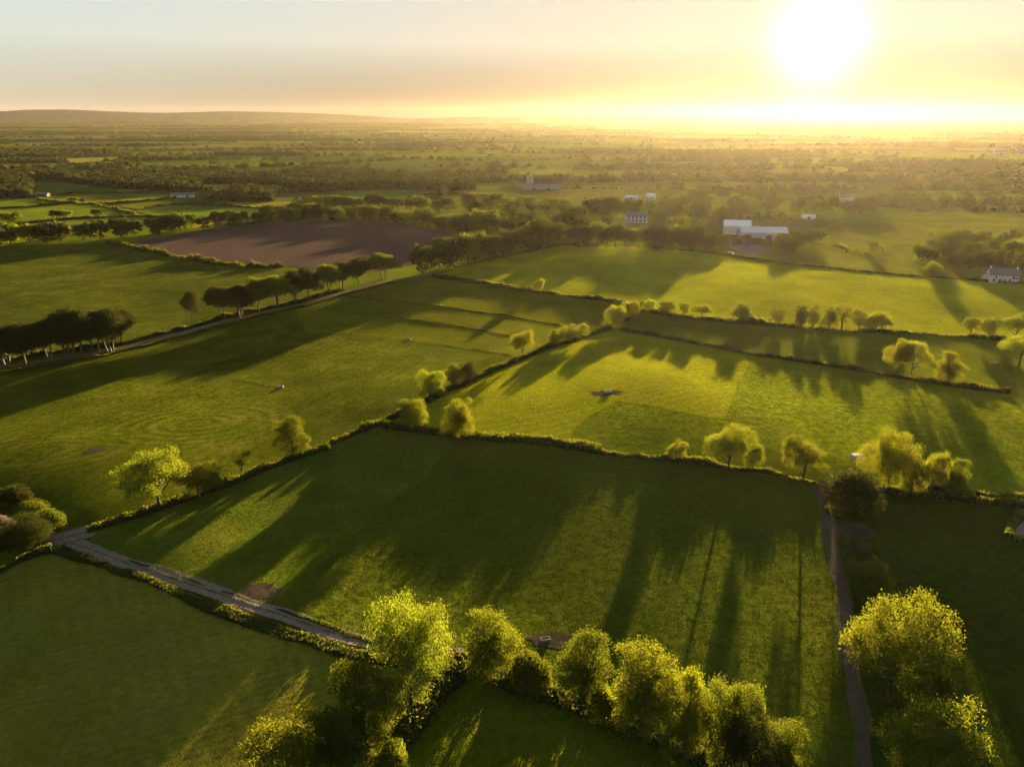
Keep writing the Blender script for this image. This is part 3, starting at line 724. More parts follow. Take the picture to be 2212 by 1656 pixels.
# ------------------------------------------------------------------ trees, one by one
NEAR = [
 (345,1103,976,150,'broad',0,'fresh','big spreading tree on the long hedge at left, pale green crown'),
 (432,1080,1010,92,'round',1,'green','dark rounded tree right beside the big spreading tree at left'),
 (523,1030,967,48,'sparse',0,'green','thin airy sapling on the long left hedge'),
 (635,988,910,84,'round',0,'green','solitary dense round tree right of the thin sapling'),
 (893,932,866,72,'round',2,'fresh','soft round tree left of the tall tree at the hedge corner'),
 (990,947,863,76,'tall',0,'gold','tall golden edged tree at the start of the thick trimmed hedge'),
 (930,872,807,62,'round',1,'fresh','light green tree on the climbing hedge, left of the dark pair'),
 (982,835,787,50,'tall',1,'green','green half of the dark pair on the climbing hedge'),
 (1013,832,788,50,'round',0,'dark','nearly black tree of the dark pair on the climbing hedge'),
 (1130,776,718,58,'broad',1,'gold','golden umbrella shaped tree alone on the climbing hedge'),
 (1196,750,714,27,'tall',1,'fresh','small narrow tree left of the bushy clump on the climbing hedge'),
 (1225,745,703,50,'round',2,'fresh','bushy tree in the middle of the clump on the climbing hedge'),
 (1254,738,702,40,'broad',0,'fresh','ragged tree at the right of the clump on the climbing hedge'),
 (1325,712,664,54,'round',0,'gold','golden round tree below the four field corner'),
 (1360,694,655,46,'round',1,'fresh','taller golden tree right at the four field corner'),
 (1401,674,647,30,'round',2,'gold','small round tree just above the four field corner'),
 (1437,680,651,44,'round',0,'green','dull brown round tree next to the four field corner'),
 (1474,684,655,26,'round',1,'fresh','small bright tree, first on the hedge right of the corner'),
 (1516,691,659,48,'broad',2,'fresh','spreading many stemmed tree on the line of small trees'),
 (1599,699,656,47,'round',2,'green','round tree standing apart with thick trunk on the line of small trees'),
 (1674,705,670,33,'round',1,'green','small dark round tree standing apart on the line of small trees'),
 (1729,708,660,28,'tall',0,'dark','narrow dark upright tree on the line of small trees'),
 (1754,709,661,34,'tall',1,'fresh','pale upright tree beside the narrow dark one'),
 (1790,711,662,34,'tall',0,'green','dark oval tree in the middle of the line of small trees'),
 (1818,714,655,42,'sparse',0,'fresh','airy tree with leaning trunk, tallest of the line of small trees'),
 (1854,713,671,40,'round',0,'fresh','pale green dome shaped tree right of the airy one'),
 (1880,714,679,28,'bush',0,'fresh','low pale bush between two trees near the right end of the line'),
 (1902,719,673,46,'round',2,'fresh','round tree with thin trunk ending the line of small trees'),
 (2095,730,686,34,'broad',1,'green','mushroom shaped tree, left one of three at the right edge hedge'),
 (2134,732,687,36,'round',1,'green','soft round tree, middle one of three at the right edge hedge'),
 (2192,738,680,60,'broad',2,'green','wide dark tree at the right edge of the line hedge'),
 (2200,792,724,86,'broad',0,'fresh','wide pale tree at the right edge below the wide dark one'),
 (1936,812,740,62,'broad',1,'gold','left crown of the golden twin tree on the straight hedge'),
 (1966,814,738,66,'broad',0,'gold','right crown of the golden twin tree on the straight hedge'),
 (2043,832,764,56,'tall',1,'gold','single golden tree right of the twin tree'),
 (1460,994,953,46,'round',2,'gold','small golden round tree on the low hedge'),
 (1572,1024,927,108,'broad',2,'fresh','wide many domed tree on the low hedge'),
 (1625,1016,958,48,'round',0,'green','dark side tree touching the wide many domed tree'),
 (1733,1034,953,90,'round',1,'fresh','solitary golden green round tree left of the dirt track'),
 (1906,1066,945,116,'broad',1,'gold','largest golden tree beside the dark bush'),
 (1963,1070,980,52,'tall',0,'fresh','slim tree right of the largest golden tree'),
 (2008,1074,979,62,'broad',0,'gold','golden tree in the middle of the right hand hedge group'),
 (2052,1072,992,58,'tall',1,'green','dark green tree at the right end of the hedge group'),
 (1838,1108,1022,112,'bush',0,'dark','large nearly black bush at the top of the dirt track'),
 (1842,1190,1128,76,'sparse',0,'bare','grey leafless looking tree beside the dirt track'),
 (1868,1300,1222,96,'round',2,'green','dim round tree beside the dirt track above the big golden tree'),
 (1885,1265,1206,46,'tall',0,'fresh','bright topped slim tree beside the dirt track'),
 (1915,1520,1312,190,'broad',2,'fresh','huge golden green tree right of the dirt track'),
 (1975,1560,1440,92,'round',0,'green','tree tucked behind the huge tree beside the dirt track'),
 (1985,1730,1512,184,'broad',0,'fresh','pale leaved tree at the bottom edge right of the track'),
 (888,1535,1322,176,'broad',1,'fresh','large spreading tree overhanging the lane'),
 (1064,1470,1320,116,'tall',0,'fresh','tall domed tree at the end of the lane'),
 (1140,1490,1412,96,'bush',1,'green','low leafy shrub between the first two trees of the bottom row'),
 (1258,1530,1370,116,'tall',1,'green','second tall tree of the bottom row, narrow crown'),
 (1385,1590,1386,138,'tall',0,'fresh','broadest tall tree in the middle of the bottom row'),
 (1478,1640,1450,96,'tall',1,'gold','orange tinted tree in the bottom row'),
 (1560,1680,1492,112,'round',1,'green','round tree near the right end of the bottom row'),
 (1612,1730,1545,120,'round',2,'dark','dark ivy covered tree at the bottom edge'),
 (1684,1700,1556,86,'tall',0,'green','last tree at the right end of the bottom row'),
 (1300,1560,1490,60,'bush',0,'gold','low golden shrub between two tall trees of the bottom row'),
 (795,1640,1450,160,'broad',0,'green','green many topped tree below the lane tree'),
 (742,1715,1540,130,'tall',1,'green','upright tree at the bottom edge left of centre'),
 (620,1750,1572,180,'round',0,'fresh','pale round tree at the bottom left edge of the tree group'),
 (845,1680,1600,70,'bush',1,'fresh','small shrub below the many topped tree'),
 (30,1100,1050,72,'bush',0,'dark','dark shrub at the left edge above the lane end'),
 (106,1142,1098,60,'bush',1,'green','leafy shrub above the gravel gateway'),
 (66,1112,1085,66,'bush',0,'green','small pale shrub between the left edge shrubs'),
 (62,1185,1122,86,'round',1,'dark','rounded shrub tree left of the gravel gateway'),
 (6,1160,1112,52,'bush',1,'blossom','white and pink blossoming shrub at the left edge'),
 (22,1195,1140,70,'round',2,'dark','dark shrub tree at the left edge below the blossom'),
 (708,975,958,14,'bush',0,'green','little bush on the hedge right of the solitary dense tree'),
 (1163,632,605,30,'round',1,'gold','single golden round tree on the meadow hedge'),
 (1882,552,523,24,'round',0,'green','lone dark tree in the rough land at right'),
 (2012,599,568,34,'broad',2,'fresh','single pale tree below the right hand wood'),
]
for (px, py, tp, w, kd, i, lf, lb) in NEAR:
    nm, ct = ('bush', 'bush') if kd == 'bush' else ('tree', 'tree')
    T(px, py, tp, w, kd, i, lf, lb, name=nm, cat=ct)
ROW = [(8,792,706,84),(57,790,697,62),(110,777,686,60),(150,775,672,62),(176,772,668,58),(212,760,666,62),(240,760,668,58),(262,740,669,54),
       (479,690,615,48),(518,687,617,46),(560,675,602,50),(601,666,591,54),(640,655,586,46),(665,648,582,46),(711,634,569,46),(740,624,566,40),(775,613,558,42),(825,602,546,56)]
rl = ['dense dark tree at the left end of the tall row', 'round topped tree second from the left edge in the tall row', 'forked trunk tree in the left cluster of the tall row', 'pale stemmed tree in the middle of the left cluster', 'thin stemmed tree right of the pale stemmed one in the left cluster', 'tree with hidden trunk in the left cluster of the tall row', 'leaning tree near the right end of the left cluster', 'wind swept tree ending the left cluster of the tall row',
      'slender bare stemmed tree starting the right part of the tall row', 'second slender tree in the right part of the tall row', 'broad tree third in the right part of the tall row', 'flat topped tree fourth in the right part of the tall row', 'dense tree fifth in the right part of the tall row', 'tree close behind the dense fifth one in the tall row', 'arching tree in the right part of the tall row', 'narrow tree between the arching one and the end of the tall row', 'next to last tree of the tall row', 'large domed tree ending the tall row beside the gap']
for k, ((px, py, tp, w), lb) in enumerate(zip(ROW, rl)):
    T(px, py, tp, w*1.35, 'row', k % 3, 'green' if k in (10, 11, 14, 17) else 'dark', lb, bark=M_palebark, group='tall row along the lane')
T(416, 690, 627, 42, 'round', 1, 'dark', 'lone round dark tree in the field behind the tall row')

def belt(px, n, h0, h1, lf, label, group, jit=5., spread=1.45):
    h0, h1 = h0*1.12, h1*1.12
    P = [gp(*p)[:2] for p in px]; seg = [np.linalg.norm(b-a) for a, b in zip(P, P[1:])]; tot = sum(seg)
    for k in range(n):
        s = (k+.5+.3*(random.random()-.5))/n*tot; i = 0
        while i < len(seg)-1 and s > seg[i]: s -= seg[i]; i += 1
        q = P[i]+(P[i+1]-P[i])*min(1, s/seg[i])+rng.normal(size=2)*jit
        h = h0+(h1-h0)*random.random(); w = max(h*(.85+.35*random.random()), tot/n*.9*spread)
        put_tree((*q, float(hgt(*q))), h, min(w, h*1.7), 'distant', k % 3, lf if random.random() < .8 else 'green', label, group)
def grove(px, n, h0, h1, lf, label, group):
    P = [tuple(gp(*p)[:2]) for p in px]; A = np.array(P); k = 0; pts = []; tries = 0
    ar = .5*abs(sum(P[i-1][0]*P[i][1]-P[i][0]*P[i-1][1] for i in range(len(P)))); sp = .75*math.sqrt(ar/n)
    while k < n and tries < 4000:
        tries += 1; q = A.min(0)+rng.random(2)*(A.max(0)-A.min(0))
        if not inside(P, np.array([q[0]]), np.array([q[1]]))[0]: continue
        if pts and min(np.linalg.norm(q-p) for p in pts) < sp*(1 if tries < 2000 else .6): continue
        pts.append(q); h = h0+(h1-h0)*random.random()
        put_tree((*q, float(hgt(*q))), h, h*(.95+.45*random.random()), 'distant', k % 3, lf if random.random() < .8 else 'green', label, group); k += 1
belt([(905,590),(960,580),(1040,565),(1120,548),(1212,528)], 16, 16.25, 21.25, 'belt', 'rounded tree in the dense belt between ploughed field and sunlit meadow', 'belt between ploughed field and meadow', 3)
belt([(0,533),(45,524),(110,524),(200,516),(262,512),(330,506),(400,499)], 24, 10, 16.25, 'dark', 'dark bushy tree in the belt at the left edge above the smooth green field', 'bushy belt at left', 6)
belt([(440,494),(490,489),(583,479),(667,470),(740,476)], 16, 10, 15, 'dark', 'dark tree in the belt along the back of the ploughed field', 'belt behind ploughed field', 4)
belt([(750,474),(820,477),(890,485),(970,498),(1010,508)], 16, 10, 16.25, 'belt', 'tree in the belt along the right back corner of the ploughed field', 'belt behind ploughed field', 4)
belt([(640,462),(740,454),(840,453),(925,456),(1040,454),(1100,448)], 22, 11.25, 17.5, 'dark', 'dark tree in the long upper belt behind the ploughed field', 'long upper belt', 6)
grove([(1000,510),(1090,512),(1190,508),(1240,488),(1215,455),(1090,455),(1020,478)], 26, 15, 21.25, 'belt', 'round tree in the grove right of the ploughed field', 'grove right of the ploughed field', )
belt([(1180,525),(1215,512),(1240,505)], 5, 17.5, 22.5, 'belt', 'tall round tree where the dense belt meets the grove', 'belt end')
belt([(1250,533),(1330,535),(1420,538),(1500,545)], 14, 13.75, 18.75, 'dark', 'shadowed tree in the belt at the back of the sunlit meadow', 'belt behind sunlit meadow', 4)
belt([(1220,486),(1275,484),(1320,474),(1370,474)], 7, 17.5, 23.75, 'belt', 'large round parkland tree left of the grey house', 'parkland trees')
grove([(1440,512),(1560,498),(1590,470),(1690,452),(1640,422),(1490,428),(1430,465)], 32, 11.25, 17.5, 'belt', 'tree in the hazy grove behind the farm sheds', 'farm grove')
belt([c3(700,720),c3(900,715),c3(1100,720),c3(1180,700)], 10, 12.5, 17.5, 'belt', 'tree in the hazy clump right of the sheds', 'clump right of the sheds', 9)
grove([(1975,566),(2010,540),(2100,518),(2200,545),(2260,572),(2240,590),(2150,590),(2050,585)], 32, 8.75, 13.75, 'belt', 'tree in the rounded wood at the right edge', 'wood at right')
belt([(1690,548),(1705,540),(1735,530),(1765,528)], 6, 8.75, 13.75, 'belt', 'small tree beside the farmyard', 'farmyard trees', 4)
belt([c3(60,950),c3(130,955),c3(220,965)], 5, 10, 13.75, 'belt', 'dark tree left of the farmyard', 'farmyard trees', 3)
belt([c3(220,890),c3(400,905),c3(540,925)], 8, 3.75, 5.625, 'hedge', 'low shrub between the sheds and the farmyard', 'shrubs by the sheds', 1)
SINGLES = [(75,785,710,95,'round dark tree at the left edge of the far sunlit field'), (370,755,697,70,'left of two joined dark trees in the far sunlit field'), (420,752,695,70,'right of two joined dark trees in the far sunlit field'), (625,737,690,55,'small round tree alone in the far sunlit field'),
 (480,652,612,52,'tree with rounded crown on the yellow green field'), (532,652,622,24,'tiny tree beside the rounded one on the yellow green field'), (1245,822,715,68,'upright lone tree before the golden patch'), (1930,702,655,42,'small tree on the hedge below the golden strip'),
 (2025,678,620,58,'rounded tree above the belt behind the ploughed field'), (2120,668,612,60,'thin branched tree above the belt behind the ploughed field'), (2178,655,600,62,'darker rounded tree next to the thin branched one')]
for k, (x, y, tp, w, lb) in enumerate(SINGLES):
    p, h, ww = size_at(*c1(x, y), c1(x, tp)[1], w*.3333)
    put_tree(p, h, ww*1.1, 'distant', k % 3, 'dark' if k % 2 else 'green', lb)
# far left woods read as one mass
def mass(name, polys, sp, h0, h1, label, lf='dark'):
    pts = []
    for px in polys:
        P = [tuple(gp(*p)[:2]) for p in px]; A = np.array(P); ar = (A.max(0)-A.min(0)).prod(); n = int(ar/sp**2)
        q = A.min(0)+rng.random((n, 2))*(A.max(0)-A.min(0)); pts.append(q[inside(P, q[:, 0], q[:, 1])])
    pts = np.concatenate(pts); h = h0+(h1-h0)*rng.random(len(pts)); scatter(name, pts, h, h*1.05, lf, label)
mass('woodland', [[(165,398),(230,378),(420,380),(432,408),(400,416),(260,408)], [(-60,428),(65,428),(70,402),(40,382),(-60,378)], [(45,388),(150,390),(150,378),(45,377)], [(493,434),(583,436),(585,420),(540,412),(495,420)],
   [(430,398),(610,400),(610,382),(430,380)], [(610,408),(737,412),(737,374),(640,372)], [(740,410),(800,408),(1020,412),(1010,392),(800,378),(740,378)]], 6.5, 9, 15, 'dark woods beyond the far left fields', 'wood')
mass('scrub_woodland', [[c3(900,700),c3(1500,690),c3(2208,720),c3(2300,640),c3(1900,600),c3(1300,610)], [c3(1700,560),c3(2300,600),c3(2300,540),c3(1800,520)]], 13, 4, 7, 'low scrubby woods on the hazy right hand plain', 'plain')
mass('scrub', [[c3(880,910),c3(1250,930),c3(1500,960),c3(1250,1000),c3(900,960)], [c3(1480,830),c3(1620,830),c3(1700,870),c3(1560,880)]], 11, 1.5, 4, 'low scrub bushes in the rough land at right', 'green')

# ------------------------------------------------------------------ buildings
def gable(name, px, py, L, W, eave, ridge, rz, wall, roof, label, cat, wins=(), doors=(), chim=0, roof_over=.35):
    p = gp(px, py); o = empty(name, p, R(rz))
    tag(o, label, cat)
    w = MB(); a, b = L/2, W/2
    w.add([(-a,-b,-.6),(a,-b,-.6),(a,b,-.6),(-a,b,-.6),(-a,-b,eave),(a,-b,eave),(a,b,eave),(-a,b,eave),(-a,0,ridge),(a,0,ridge)],
          [(0,1,5,4),(2,3,7,6)]); w.add([(-a,-b,-.6),(-a,-b,eave),(-a,0,ridge),(-a,b,eave),(-a,b,-.6)], [(0,1,2,3,4)])
    w.add([(a,-b,-.6),(a,-b,eave),(a,0,ridge),(a,b,eave),(a,b,-.6)], [(4,3,2,1,0)]); w.build('wall', wall, o)
    r = MB(); ov = roof_over; sl = (ridge-eave)/b; th = .18
    for s in (-1, 1):
        e = (s*(b+ov), eave-sl*ov)
        r.add([(-a-ov,e[0],e[1]+.05),(a+ov,e[0],e[1]+.05),(a+ov,0,ridge+.05),(-a-ov,0,ridge+.05),(-a-ov,e[0],e[1]+.05+th),(a+ov,e[0],e[1]+.05+th),(a+ov,0,ridge+.05+th),(-a-ov,0,ridge+.05+th)],
              [(0,1,2,3),(4,7,6,5),(0,4,5,1),(1,5,6,2),(3,2,6,7),(0,3,7,4)])
    ro = r.build('roof', roof, o)
    for k in range(chim):
        m = MB(); x = (-a+.9) if k == 0 else (a-.9); box(m, x-.45, x+.45, -.4, .4, ridge-.5, ridge+1.3); m.build('chimney', wall, ro)
    for (x, z, ww, hh_, side) in wins:
        m = MB()
        if side == 'end': box(m, -a-.03, -a+.1, x-ww/2, x+ww/2, z, z+hh_)
        else: box(m, x-ww/2, x+ww/2, -b-.03, -b+.1, z, z+hh_)
        m.build('window', M_glass, o)
    for (x, ww, hh_) in doors:
        m = MB(); box(m, x-ww/2, x+ww/2, -b-.04, -b+.1, -.3, hh_); m.build('door', M_door, o)
    return o
gable('barn', *c3(515,882), 40, 17, 6.5, 10.5, -8, M_bluegrey, M_metal, 'wide pale grey farm shed with low roof', 'barn', doors=[(-14,5,4.5),(4,5,4.5)])
gable('barn', *c3(345,850), 24, 17, 8, 12.5, -12, M_white, M_shiny, 'white farm shed with gleaming roof left of the wide grey shed', 'barn', doors=[(3,6,5)])
gable('house', *c2(1912,778), 22, 9, 7, 10.5, -6, M_bluegrey, M_slate, 'large blue grey country house among the parkland trees', 'house', wins=[(x,z,1.3,2,'f') for x in (-8,-4,0,4,8) for z in (1.2,4.8)], chim=2)
gable('farmhouse', *c3(2060,1160), 17, 9, 5, 8.6, -14, M_white, M_slate, 'white farmhouse with slate roof below the wood at the right edge', 'house', wins=[(-6,1,1.2,1.5,'f'),(-2.5,1,1.2,1.5,'f'),(3,1,1.2,1.5,'f'),(6,1,1.2,1.5,'f'),(-5,3.2,1,1.2,'f'),(5,3.2,1,1.2,'f')], doors=[(0,1.2,2.2)], chim=2)
gable('outbuilding', *c3(1990,1150), 9, 6, 3, 5, 20, M_white, M_slate, 'small white outbuilding left of the farmhouse', 'shed', doors=[(1,2,2.2)])
gable('outbuilding', *c3(2118,1165), 7, 6, 3.2, 5.2, -30, M_white, M_slate, 'small white gabled outbuilding right of the farmhouse', 'shed', doors=[(0,2,2.2)])
gable('house', *c3(1035,640), 15, 9, 5, 9, 12, M_white, M_slate, 'white hazy house on the plain, left of a pair', 'house', wins=[(-3,1.2,1.5,1.5,'f'),(3,1.2,1.5,1.5,'f')], chim=1)
gable('house', *c3(1092,640), 13, 8, 5, 8, -20, M_white, M_slate, 'white hazy house on the plain, right of a pair', 'house', wins=[(-3,1.2,1.5,1.5,'f'),(3,1.2,1.5,1.5,'f')], chim=1)
gable('shed', *c3(812,753), 13, 7, 2.6, 4.4, -10, M_white, M_shiny, 'low bright roofed shed right of the farm grove', 'shed', doors=[(0,3,2.5)])
gable('house', *c1(165,525), 14, 9, 5.5, 9.5, 15, M_white, M_slate, 'pale house beside the dark wood at far left', 'house', wins=[(-3,1.2,1.5,1.5,'f'),(3,1.2,1.5,1.5,'f')], chim=2)
gable('barn', *c1(1185,615), 30, 10, 3, 6, 4, M_white, M_slate, 'long low white walled barn with dark roof among far left fields', 'barn', doors=[(-8,3,2.5),(8,3,2.5)])
gable('shed', *c1(275,610), 18, 8, 3, 5, 0, M_wood, M_slate, 'low brown shed at the left of the yellow green field', 'shed', doors=[(0,3,2.5)])
gable('house', *c2(2005,632), 11, 8, 5, 8.5, -30, M_white, M_shiny, 'building with brilliantly glinting roof beyond the parkland trees', 'house', wins=[(-3,1.2,1.5,1.5,'f'),(3,1.2,1.5,1.5,'f')])
gable('shed', *c2(1880,628), 17, 8, 3, 5, -20, M_white, M_shiny, 'long shed with glinting roof left of the brightest roof', 'shed', doors=[(0,3,2.5)])
gable('house', *c2(55,558), 12, 8, 5, 8, 10, M_white, M_slate, 'tiny white house at the edge of the far belt', 'house', chim=1, wins=[(2,1.2,1.5,1.5,'f')])
gable('house', *c3(2050,335), 40, 14, 7, 12, -5, M_white, M_slate, 'pale building far out on the right hand plain', 'house', doors=[(0,4,4)])
gable('house', *c3(2180,330), 30, 14, 7, 12, 10, M_white, M_slate, 'pale building at the far right edge of the plain', 'house', doors=[(0,4,4)])
gable('farm_shed', *c2(1300,565), 60, 14, 5, 8, -3, M_stone, M_slate, 'long grey stone range beside the old tower', 'barn', doors=[(-12,4,3),(10,4,3)])
p = gp(*c2(1222,545)); o = tag(empty('stone_tower', p, .2), 'square old stone tower above the long grey range', 'tower')
m = MB(); box(m, -5, 5, -4.5, 4.5, -1, 17); m.build('wall', M_stone, o)
m = MB()
for x in (-4.3, -1.45, 1.45, 4.3):
    for y in (-4.5, 3.8): box(m, x-.7, x+.7, y, y+.7, 17, 18.4)
m.build('parapet', M_stone, o)
for z in (4, 10):
    m = MB(); box(m, -.5, .5, -4.55, -4.3, z, z+2); m.build('window', M_glass, o)
for k, (x, y, lb) in enumerate([(300,985,'white parked van in the farmyard, left one'), (318,987,'white parked van in the farmyard, right one')]):
    p = gp(*c3(x, y)); o = tag(empty('parked_van', p, R(70-25*k)), lb, 'van')
    m = MB(); v = [(-2.4,-.95,.35),(2.4,-.95,.35),(2.4,.95,.35),(-2.4,.95,.35),(-2.35,-.9,2.1),(1.2,-.9,2.1),(1.2,.9,2.1),(-2.35,.9,2.1),(1.7,-.95,1.25),(2.35,-.93,1.1),(2.35,.93,1.1),(1.7,.95,1.25)]
    m.add(v, [(4,5,6,7),(0,3,7,4),(5,8,11,6),(8,9,10,11),(9,1,2,10)]); m.add(v, [(0,1,9,8,5,4),(2,3,7,6,11,10)]); m.build('body', M_white, o)
    m = MB(); m.add([(1.24,-.8,2.03),(1.69,-.85,1.3),(1.69,.85,1.3),(1.24,.8,2.03)], [(0,1,2,3)]); mm = m.build('windscreen', M_glass, o); mm.location = (.03, 0, .03)
    for x in (-1.5, 1.5):
        for y in (-.9, .9):
            m = MB(); a = np.arange(12)*math.pi/6; V = [(x+.36*math.cos(t), y+s, .36+.36*math.sin(t)) for s in (-.1, .1) for t in a]
            m.add(V, [(i, (i+1) % 12, 12+(i+1) % 12, 12+i) for i in range(12)]); m.add(V[:12], [tuple(range(11, -1, -1))]); m.add(V[12:], [tuple(range(12))]); m.build('wheel', M_door, o)

# troughs, feeder, trailer
def trough(px, py, rz, label, L=2.4):
    o = tag(empty('water_trough', gp(px, py), R(rz)), label, 'trough'); a, b, h = L/2, .5, .7
    o.location.z += .3
    m = MB(); box(m, -a, a, -b, -b+.12, 0, h); box(m, -a, a, b-.12, b, 0, h); box(m, -a, -a+.12, -b+.12, b-.12, 0, h); box(m, a-.12, a, -b+.12, b-.12, 0, h); m.build('basin', M_stone, o)
    m = MB(); m.add([(-a+.12,-b+.12,h-.12),(a-.12,-b+.12,h-.12),(a-.12,b-.12,h-.12),(-a+.12,b-.12,h-.12)], [(0,1,2,3)]); m.build('water', M_glass, o)
trough(1314, 849, 20, 'pale trough on the dark mud patch in the pale meadow', 3)
trough(883, 735, 0, 'small trough in the striped pasture', 1.6)
trough(608, 838, 0, 'small trough on the worn patch in the left pasture', 1.6)
trough(2147, 786, 15, 'white trough near the right edge in the narrow pasture', 3)
trough(1178, 1386, 10, 'grey trough above the bottom tree row', 2.0)
o = tag(empty('livestock_trailer', gp(1849, 994), R(15)), 'pale small trailer left of the largest golden tree', 'trailer'); o.location.z += .3
m = MB(); box(m, -1.6, 1.6, -.85, .85, .5, 1.7); m.build('body', M_bluegrey, o)
m = MB(); box(m, -1.65, 1.65, -.9, .9, 1.7, 1.8); m.build('roof', M_stone, o)
for y in (-1.0, 1.0):
    m = MB(); a = np.arange(12)*math.pi/6; V = [(.36*math.cos(t), y+s, .36+.36*math.sin(t)) for s in (-.1, .1) for t in a]
    m.add(V, [(i, (i+1) % 12, 12+(i+1) % 12, 12+i) for i in range(12)]); m.add(V[:12], [tuple(range(11, -1, -1))]); m.add(V[12:], [tuple(range(12))]); m.build('wheel', M_door, o)
m = MB(); tube(m, [(2, .4, .55), (3.2, 0, .5)], [.06, .06]); tube(m, [(2, -.4, .55), (3.2, 0, .5)], [.06, .06]); m.build('drawbar', M_door, o)

# ------------------------------------------------------------------ far hills and wind turbines
def ridge(name, D, prof, label, c, depth=900):
    """a long low hill whose crest runs through the given directions; prof = (px, py of the crest)"""
    xs_ = np.array([p[0] for p in prof], float); ys_ = np.array([p[1] for p in prof], float)
    px = np.linspace(xs_[0], xs_[-1], 240); py = np.interp(px, xs_, ys_); py = np.convolve(np.pad(py, 6, 'edge'), np.ones(13)/13, 'valid')+.35*np.convolve(rng.normal(size=246), np.ones(7)/7, 'valid')
    V = []
    sec = np.array([-1, -.7, -.4, -.15, 0, .2, .5, 1.]); prof_ = np.array([-.02, .18, .6, .92, 1., .9, .5, -.02])
    for a, b in zip(px, py):
        d = ray(a, b); d = d/d[1]
        for s_, q in zip(sec, prof_):
            y = D+s_*depth; top = HC+d[2]*D; V.append((d[0]*y, y, top*q))
    n, k = len(px), len(sec); mb = MB()
    mb.add(V, [(i*k+j, (i+1)*k+j, (i+1)*k+j+1, i*k+j+1) for i in range(n-1) for j in range(k-1)])
    tag(mb.build(name, c, smooth=True), label, None, None, 'structure')
M_hill = grass('hazed_hill', (.085, .11, .1), (.1, .125, .11), attr=False, amt=1.5)  # hill colour paled, distance haze put into it
ridge('hills', 11500, [(-250,250),(-100,243),(0,241),(60,237),(150,236.5),(230,240),(330,244),(400,243),(480,240),(600,242),(720,246),(800,251),(900,257),(1000,264)], 'long blue hazy hills on the left horizon', M_hill)
ridge('hills', 11000, [(700,270),(800,262),(850,258),(1000,253),(1100,251),(1250,250),(1400,251),(1500,252),(1640,255),(1720,259),(1800,262),(1900,263)], 'low ridge on the middle horizon carrying wind turbines', M_hill, 500)
ridge('hills', 10500, [(1600,264),(1780,262),(1900,260),(2000,261),(2100,259),(2200,260),(2450,261)], 'low wooded rise on the right horizon', M_hill, 500)
def turbine(px, ytop, ybase, D, spin, label):
    d = ray(px, ybase); d = d/d[1]; e = ray(px, ytop); e = e/e[1]; z0 = HC+d[2]*D-12; z1 = HC+e[2]*D; h = z1-z0
    o = tag(empty('wind_turbine', (d[0]*D, D, z0), 0), label, 'wind turbine', 'turbines on the middle ridge')
    m = MB(); tube(m, [(0,0,0),(0,0,h*.5),(0,0,h)], [3.2,2.6,1.8], 8); m.build('tower', M_white, o)
    m = MB(); box(m, -1.8, 1.8, -5, 6, h-1.5, h+2.2); m.build('nacelle', M_white, o)
    for k in range(3):
        a = spin+k*2*math.pi/3; r_ = h*.55; c, s = math.cos(a), math.sin(a)
        m = MB(); tube(m, [(0,-5.4,h),(c*r_*.3,-5.4,h+s*r_*.3),(c*r_,-5.4,h+s*r_)], [1.2,1.5,.3], 5); m.build('blade', M_white, o)
for (x, yt, yb, sp, lb) in [(1206,243.5,251,.3,'leftmost wind turbine on the middle ridge'), (1216,244.5,251,.9,'second wind turbine, close to the leftmost'), (1338,244.5,251.5,1.4,'third wind turbine from the left on the ridge'), (1362,245,252,.1,'rightmost wind turbine on the middle ridge')]:
    turbine(x, yt, yb, 10950, sp, lb)

# ------------------------------------------------------------------ air
HAZE_TOP = 286
mb = MB(); box(mb, -15000, 15000, -2500, 12900, -9, HAZE_TOP)
m, nt, out = mat('haze_air'); v = N(nt, 'ShaderNodeVolumePrincipled')
v.inputs['Color'].default_value = (1, .88, .8, 1); v.inputs['Density'].default_value = .62e-5; v.inputs['Anisotropy'].default_value = .64
nt.links.new(v.outputs[0], out.inputs['Volume'])
hz = mb.build('haze', m); tag(hz, 'thin evening haze over the plain', None, None, 'stuff')

# ------------------------------------------------------------------ sun and sky
SKY_GREY, SKY_K, SKY_FALL, SKY_TINT = .6, 1.5, .54, (.975, 1.055, 1.09)
sl = bpy.data.lights.new('sun', 'SUN'); so = bpy.data.objects.new('sun', sl); COL.objects.link(so)
sl.energy = 5.0; sl.angle = R(.6); sl.color = (1, .72, .32)
so.rotation_euler = Vector(tuple(-SUNV)).to_track_quat('-Z', 'Y').to_euler(); so.location = tuple(SUNV*500)
W = bpy.data.worlds.new('World'); S.world = W; W.use_nodes = True; nt = W.node_tree; nt.nodes.clear(); L = nt.links.new
out = nt.nodes.new('ShaderNodeOutputWorld'); bg = nt.nodes.new('ShaderNodeBackground')
sky = nt.nodes.new('ShaderNodeTexSky'); sky.sky_type = 'NISHITA'; sky.sun_disc = False
sky.sun_elevation = SUN_EL; sky.sun_rotation = SUN_AZ; sky.altitude = 100; sky.air_density = 1.0; sky.dust_density = 2.5; sky.ozone_density = 1.5
tc = nt.nodes.new('ShaderNodeTexCoord')
dot = N(nt, 'ShaderNodeVectorMath', operation='DOT_PRODUCT'); L(tc.outputs['Generated'], dot.inputs[0]); dot.inputs[1].default_value = tuple(SUNV)
ang = math_(nt, 'MULTIPLY', math_(nt, 'ARCCOSINE', math_(nt, 'MINIMUM', dot.outputs['Value'], .999999)), 180/math.pi)
def gl(width, p):
    return math_(nt, 'EXPONENT', math_(nt, 'MULTIPLY', math_(nt, 'POWER', math_(nt, 'DIVIDE', ang, width), p), -1.))
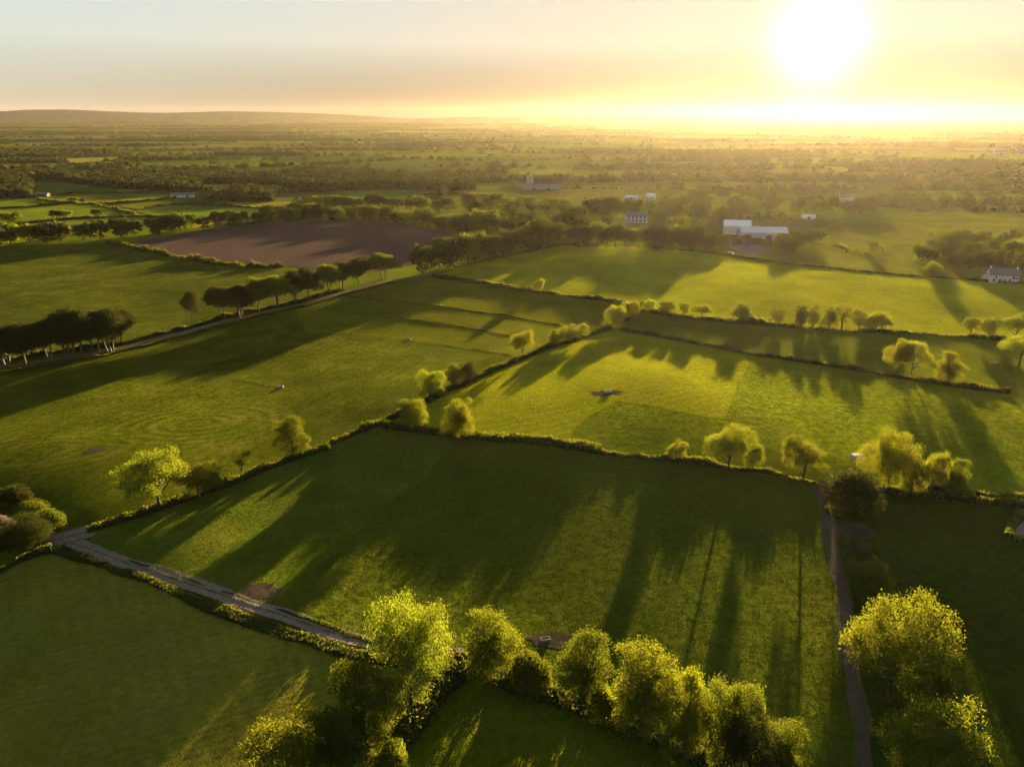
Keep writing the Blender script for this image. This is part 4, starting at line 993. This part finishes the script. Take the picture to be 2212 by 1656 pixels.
sx = N(nt, 'ShaderNodeSeparateXYZ'); L(tc.outputs['Generated'], sx.inputs[0])
lumi = N(nt, 'ShaderNodeVectorMath', operation='DOT_PRODUCT'); L(sky.outputs['Color'], lumi.inputs[0]); lumi.inputs[1].default_value = (.3, .5, .2)
grey = N(nt, 'ShaderNodeCombineXYZ')
for q in grey.inputs: L(lumi.outputs['Value'], q)
soft = mixc(nt, SKY_GREY, sky.outputs['Color'], grey.outputs[0])
k = math_(nt, 'DIVIDE', SKY_K, math_(nt, 'POWER', math_(nt, 'MAXIMUM', lumi.outputs['Value'], .05), 1.03))
fall = math_(nt, 'MULTIPLY', ramp(nt, sx.outputs['Z'], -.32, .09), math_(nt, 'SUBTRACT', 1., math_(nt, 'MULTIPLY', ramp(nt, sx.outputs['Z'], .14, .55), SKY_FALL)))
near = math_(nt, 'SUBTRACT', 1., math_(nt, 'MULTIPLY', gl(46., 3.), ramp(nt, sx.outputs['Z'], .09, .0)))
soft = vmath(nt, 'MULTIPLY', vmath(nt, 'SCALE', soft, None, math_(nt, 'MULTIPLY', math_(nt, 'MULTIPLY', k, fall), near)), SKY_TINT)
add = vmath(nt, 'ADD', vmath(nt, 'SCALE', (1, .97, .9), None, math_(nt, 'MULTIPLY', gl(2.7, 2.2), 2.2)), vmath(nt, 'SCALE', (1, .82, .45), None, math_(nt, 'MULTIPLY', gl(6., 1.), .25)))
L(vmath(nt, 'ADD', soft, add), bg.inputs['Color']); bg.inputs['Strength'].default_value = .05
L(bg.outputs[0], out.inputs['Surface'])

# ------------------------------------------------------------------ render settings
S.view_settings.view_transform = 'Standard'; S.view_settings.look = 'None'; S.view_settings.gamma = 1; S.view_settings.exposure = 3.25
S.view_settings.use_curve_mapping = False
cy = S.cycles; cy.max_bounces = 6; cy.diffuse_bounces = 3; cy.transmission_bounces = 4; cy.glossy_bounces = 2; cy.volume_bounces = 0; cy.transparent_max_bounces = 4
cy.sample_clamp_indirect = 8; cy.use_denoising = True; cy.use_adaptive_sampling = False; cy.denoising_prefilter = 'NONE'
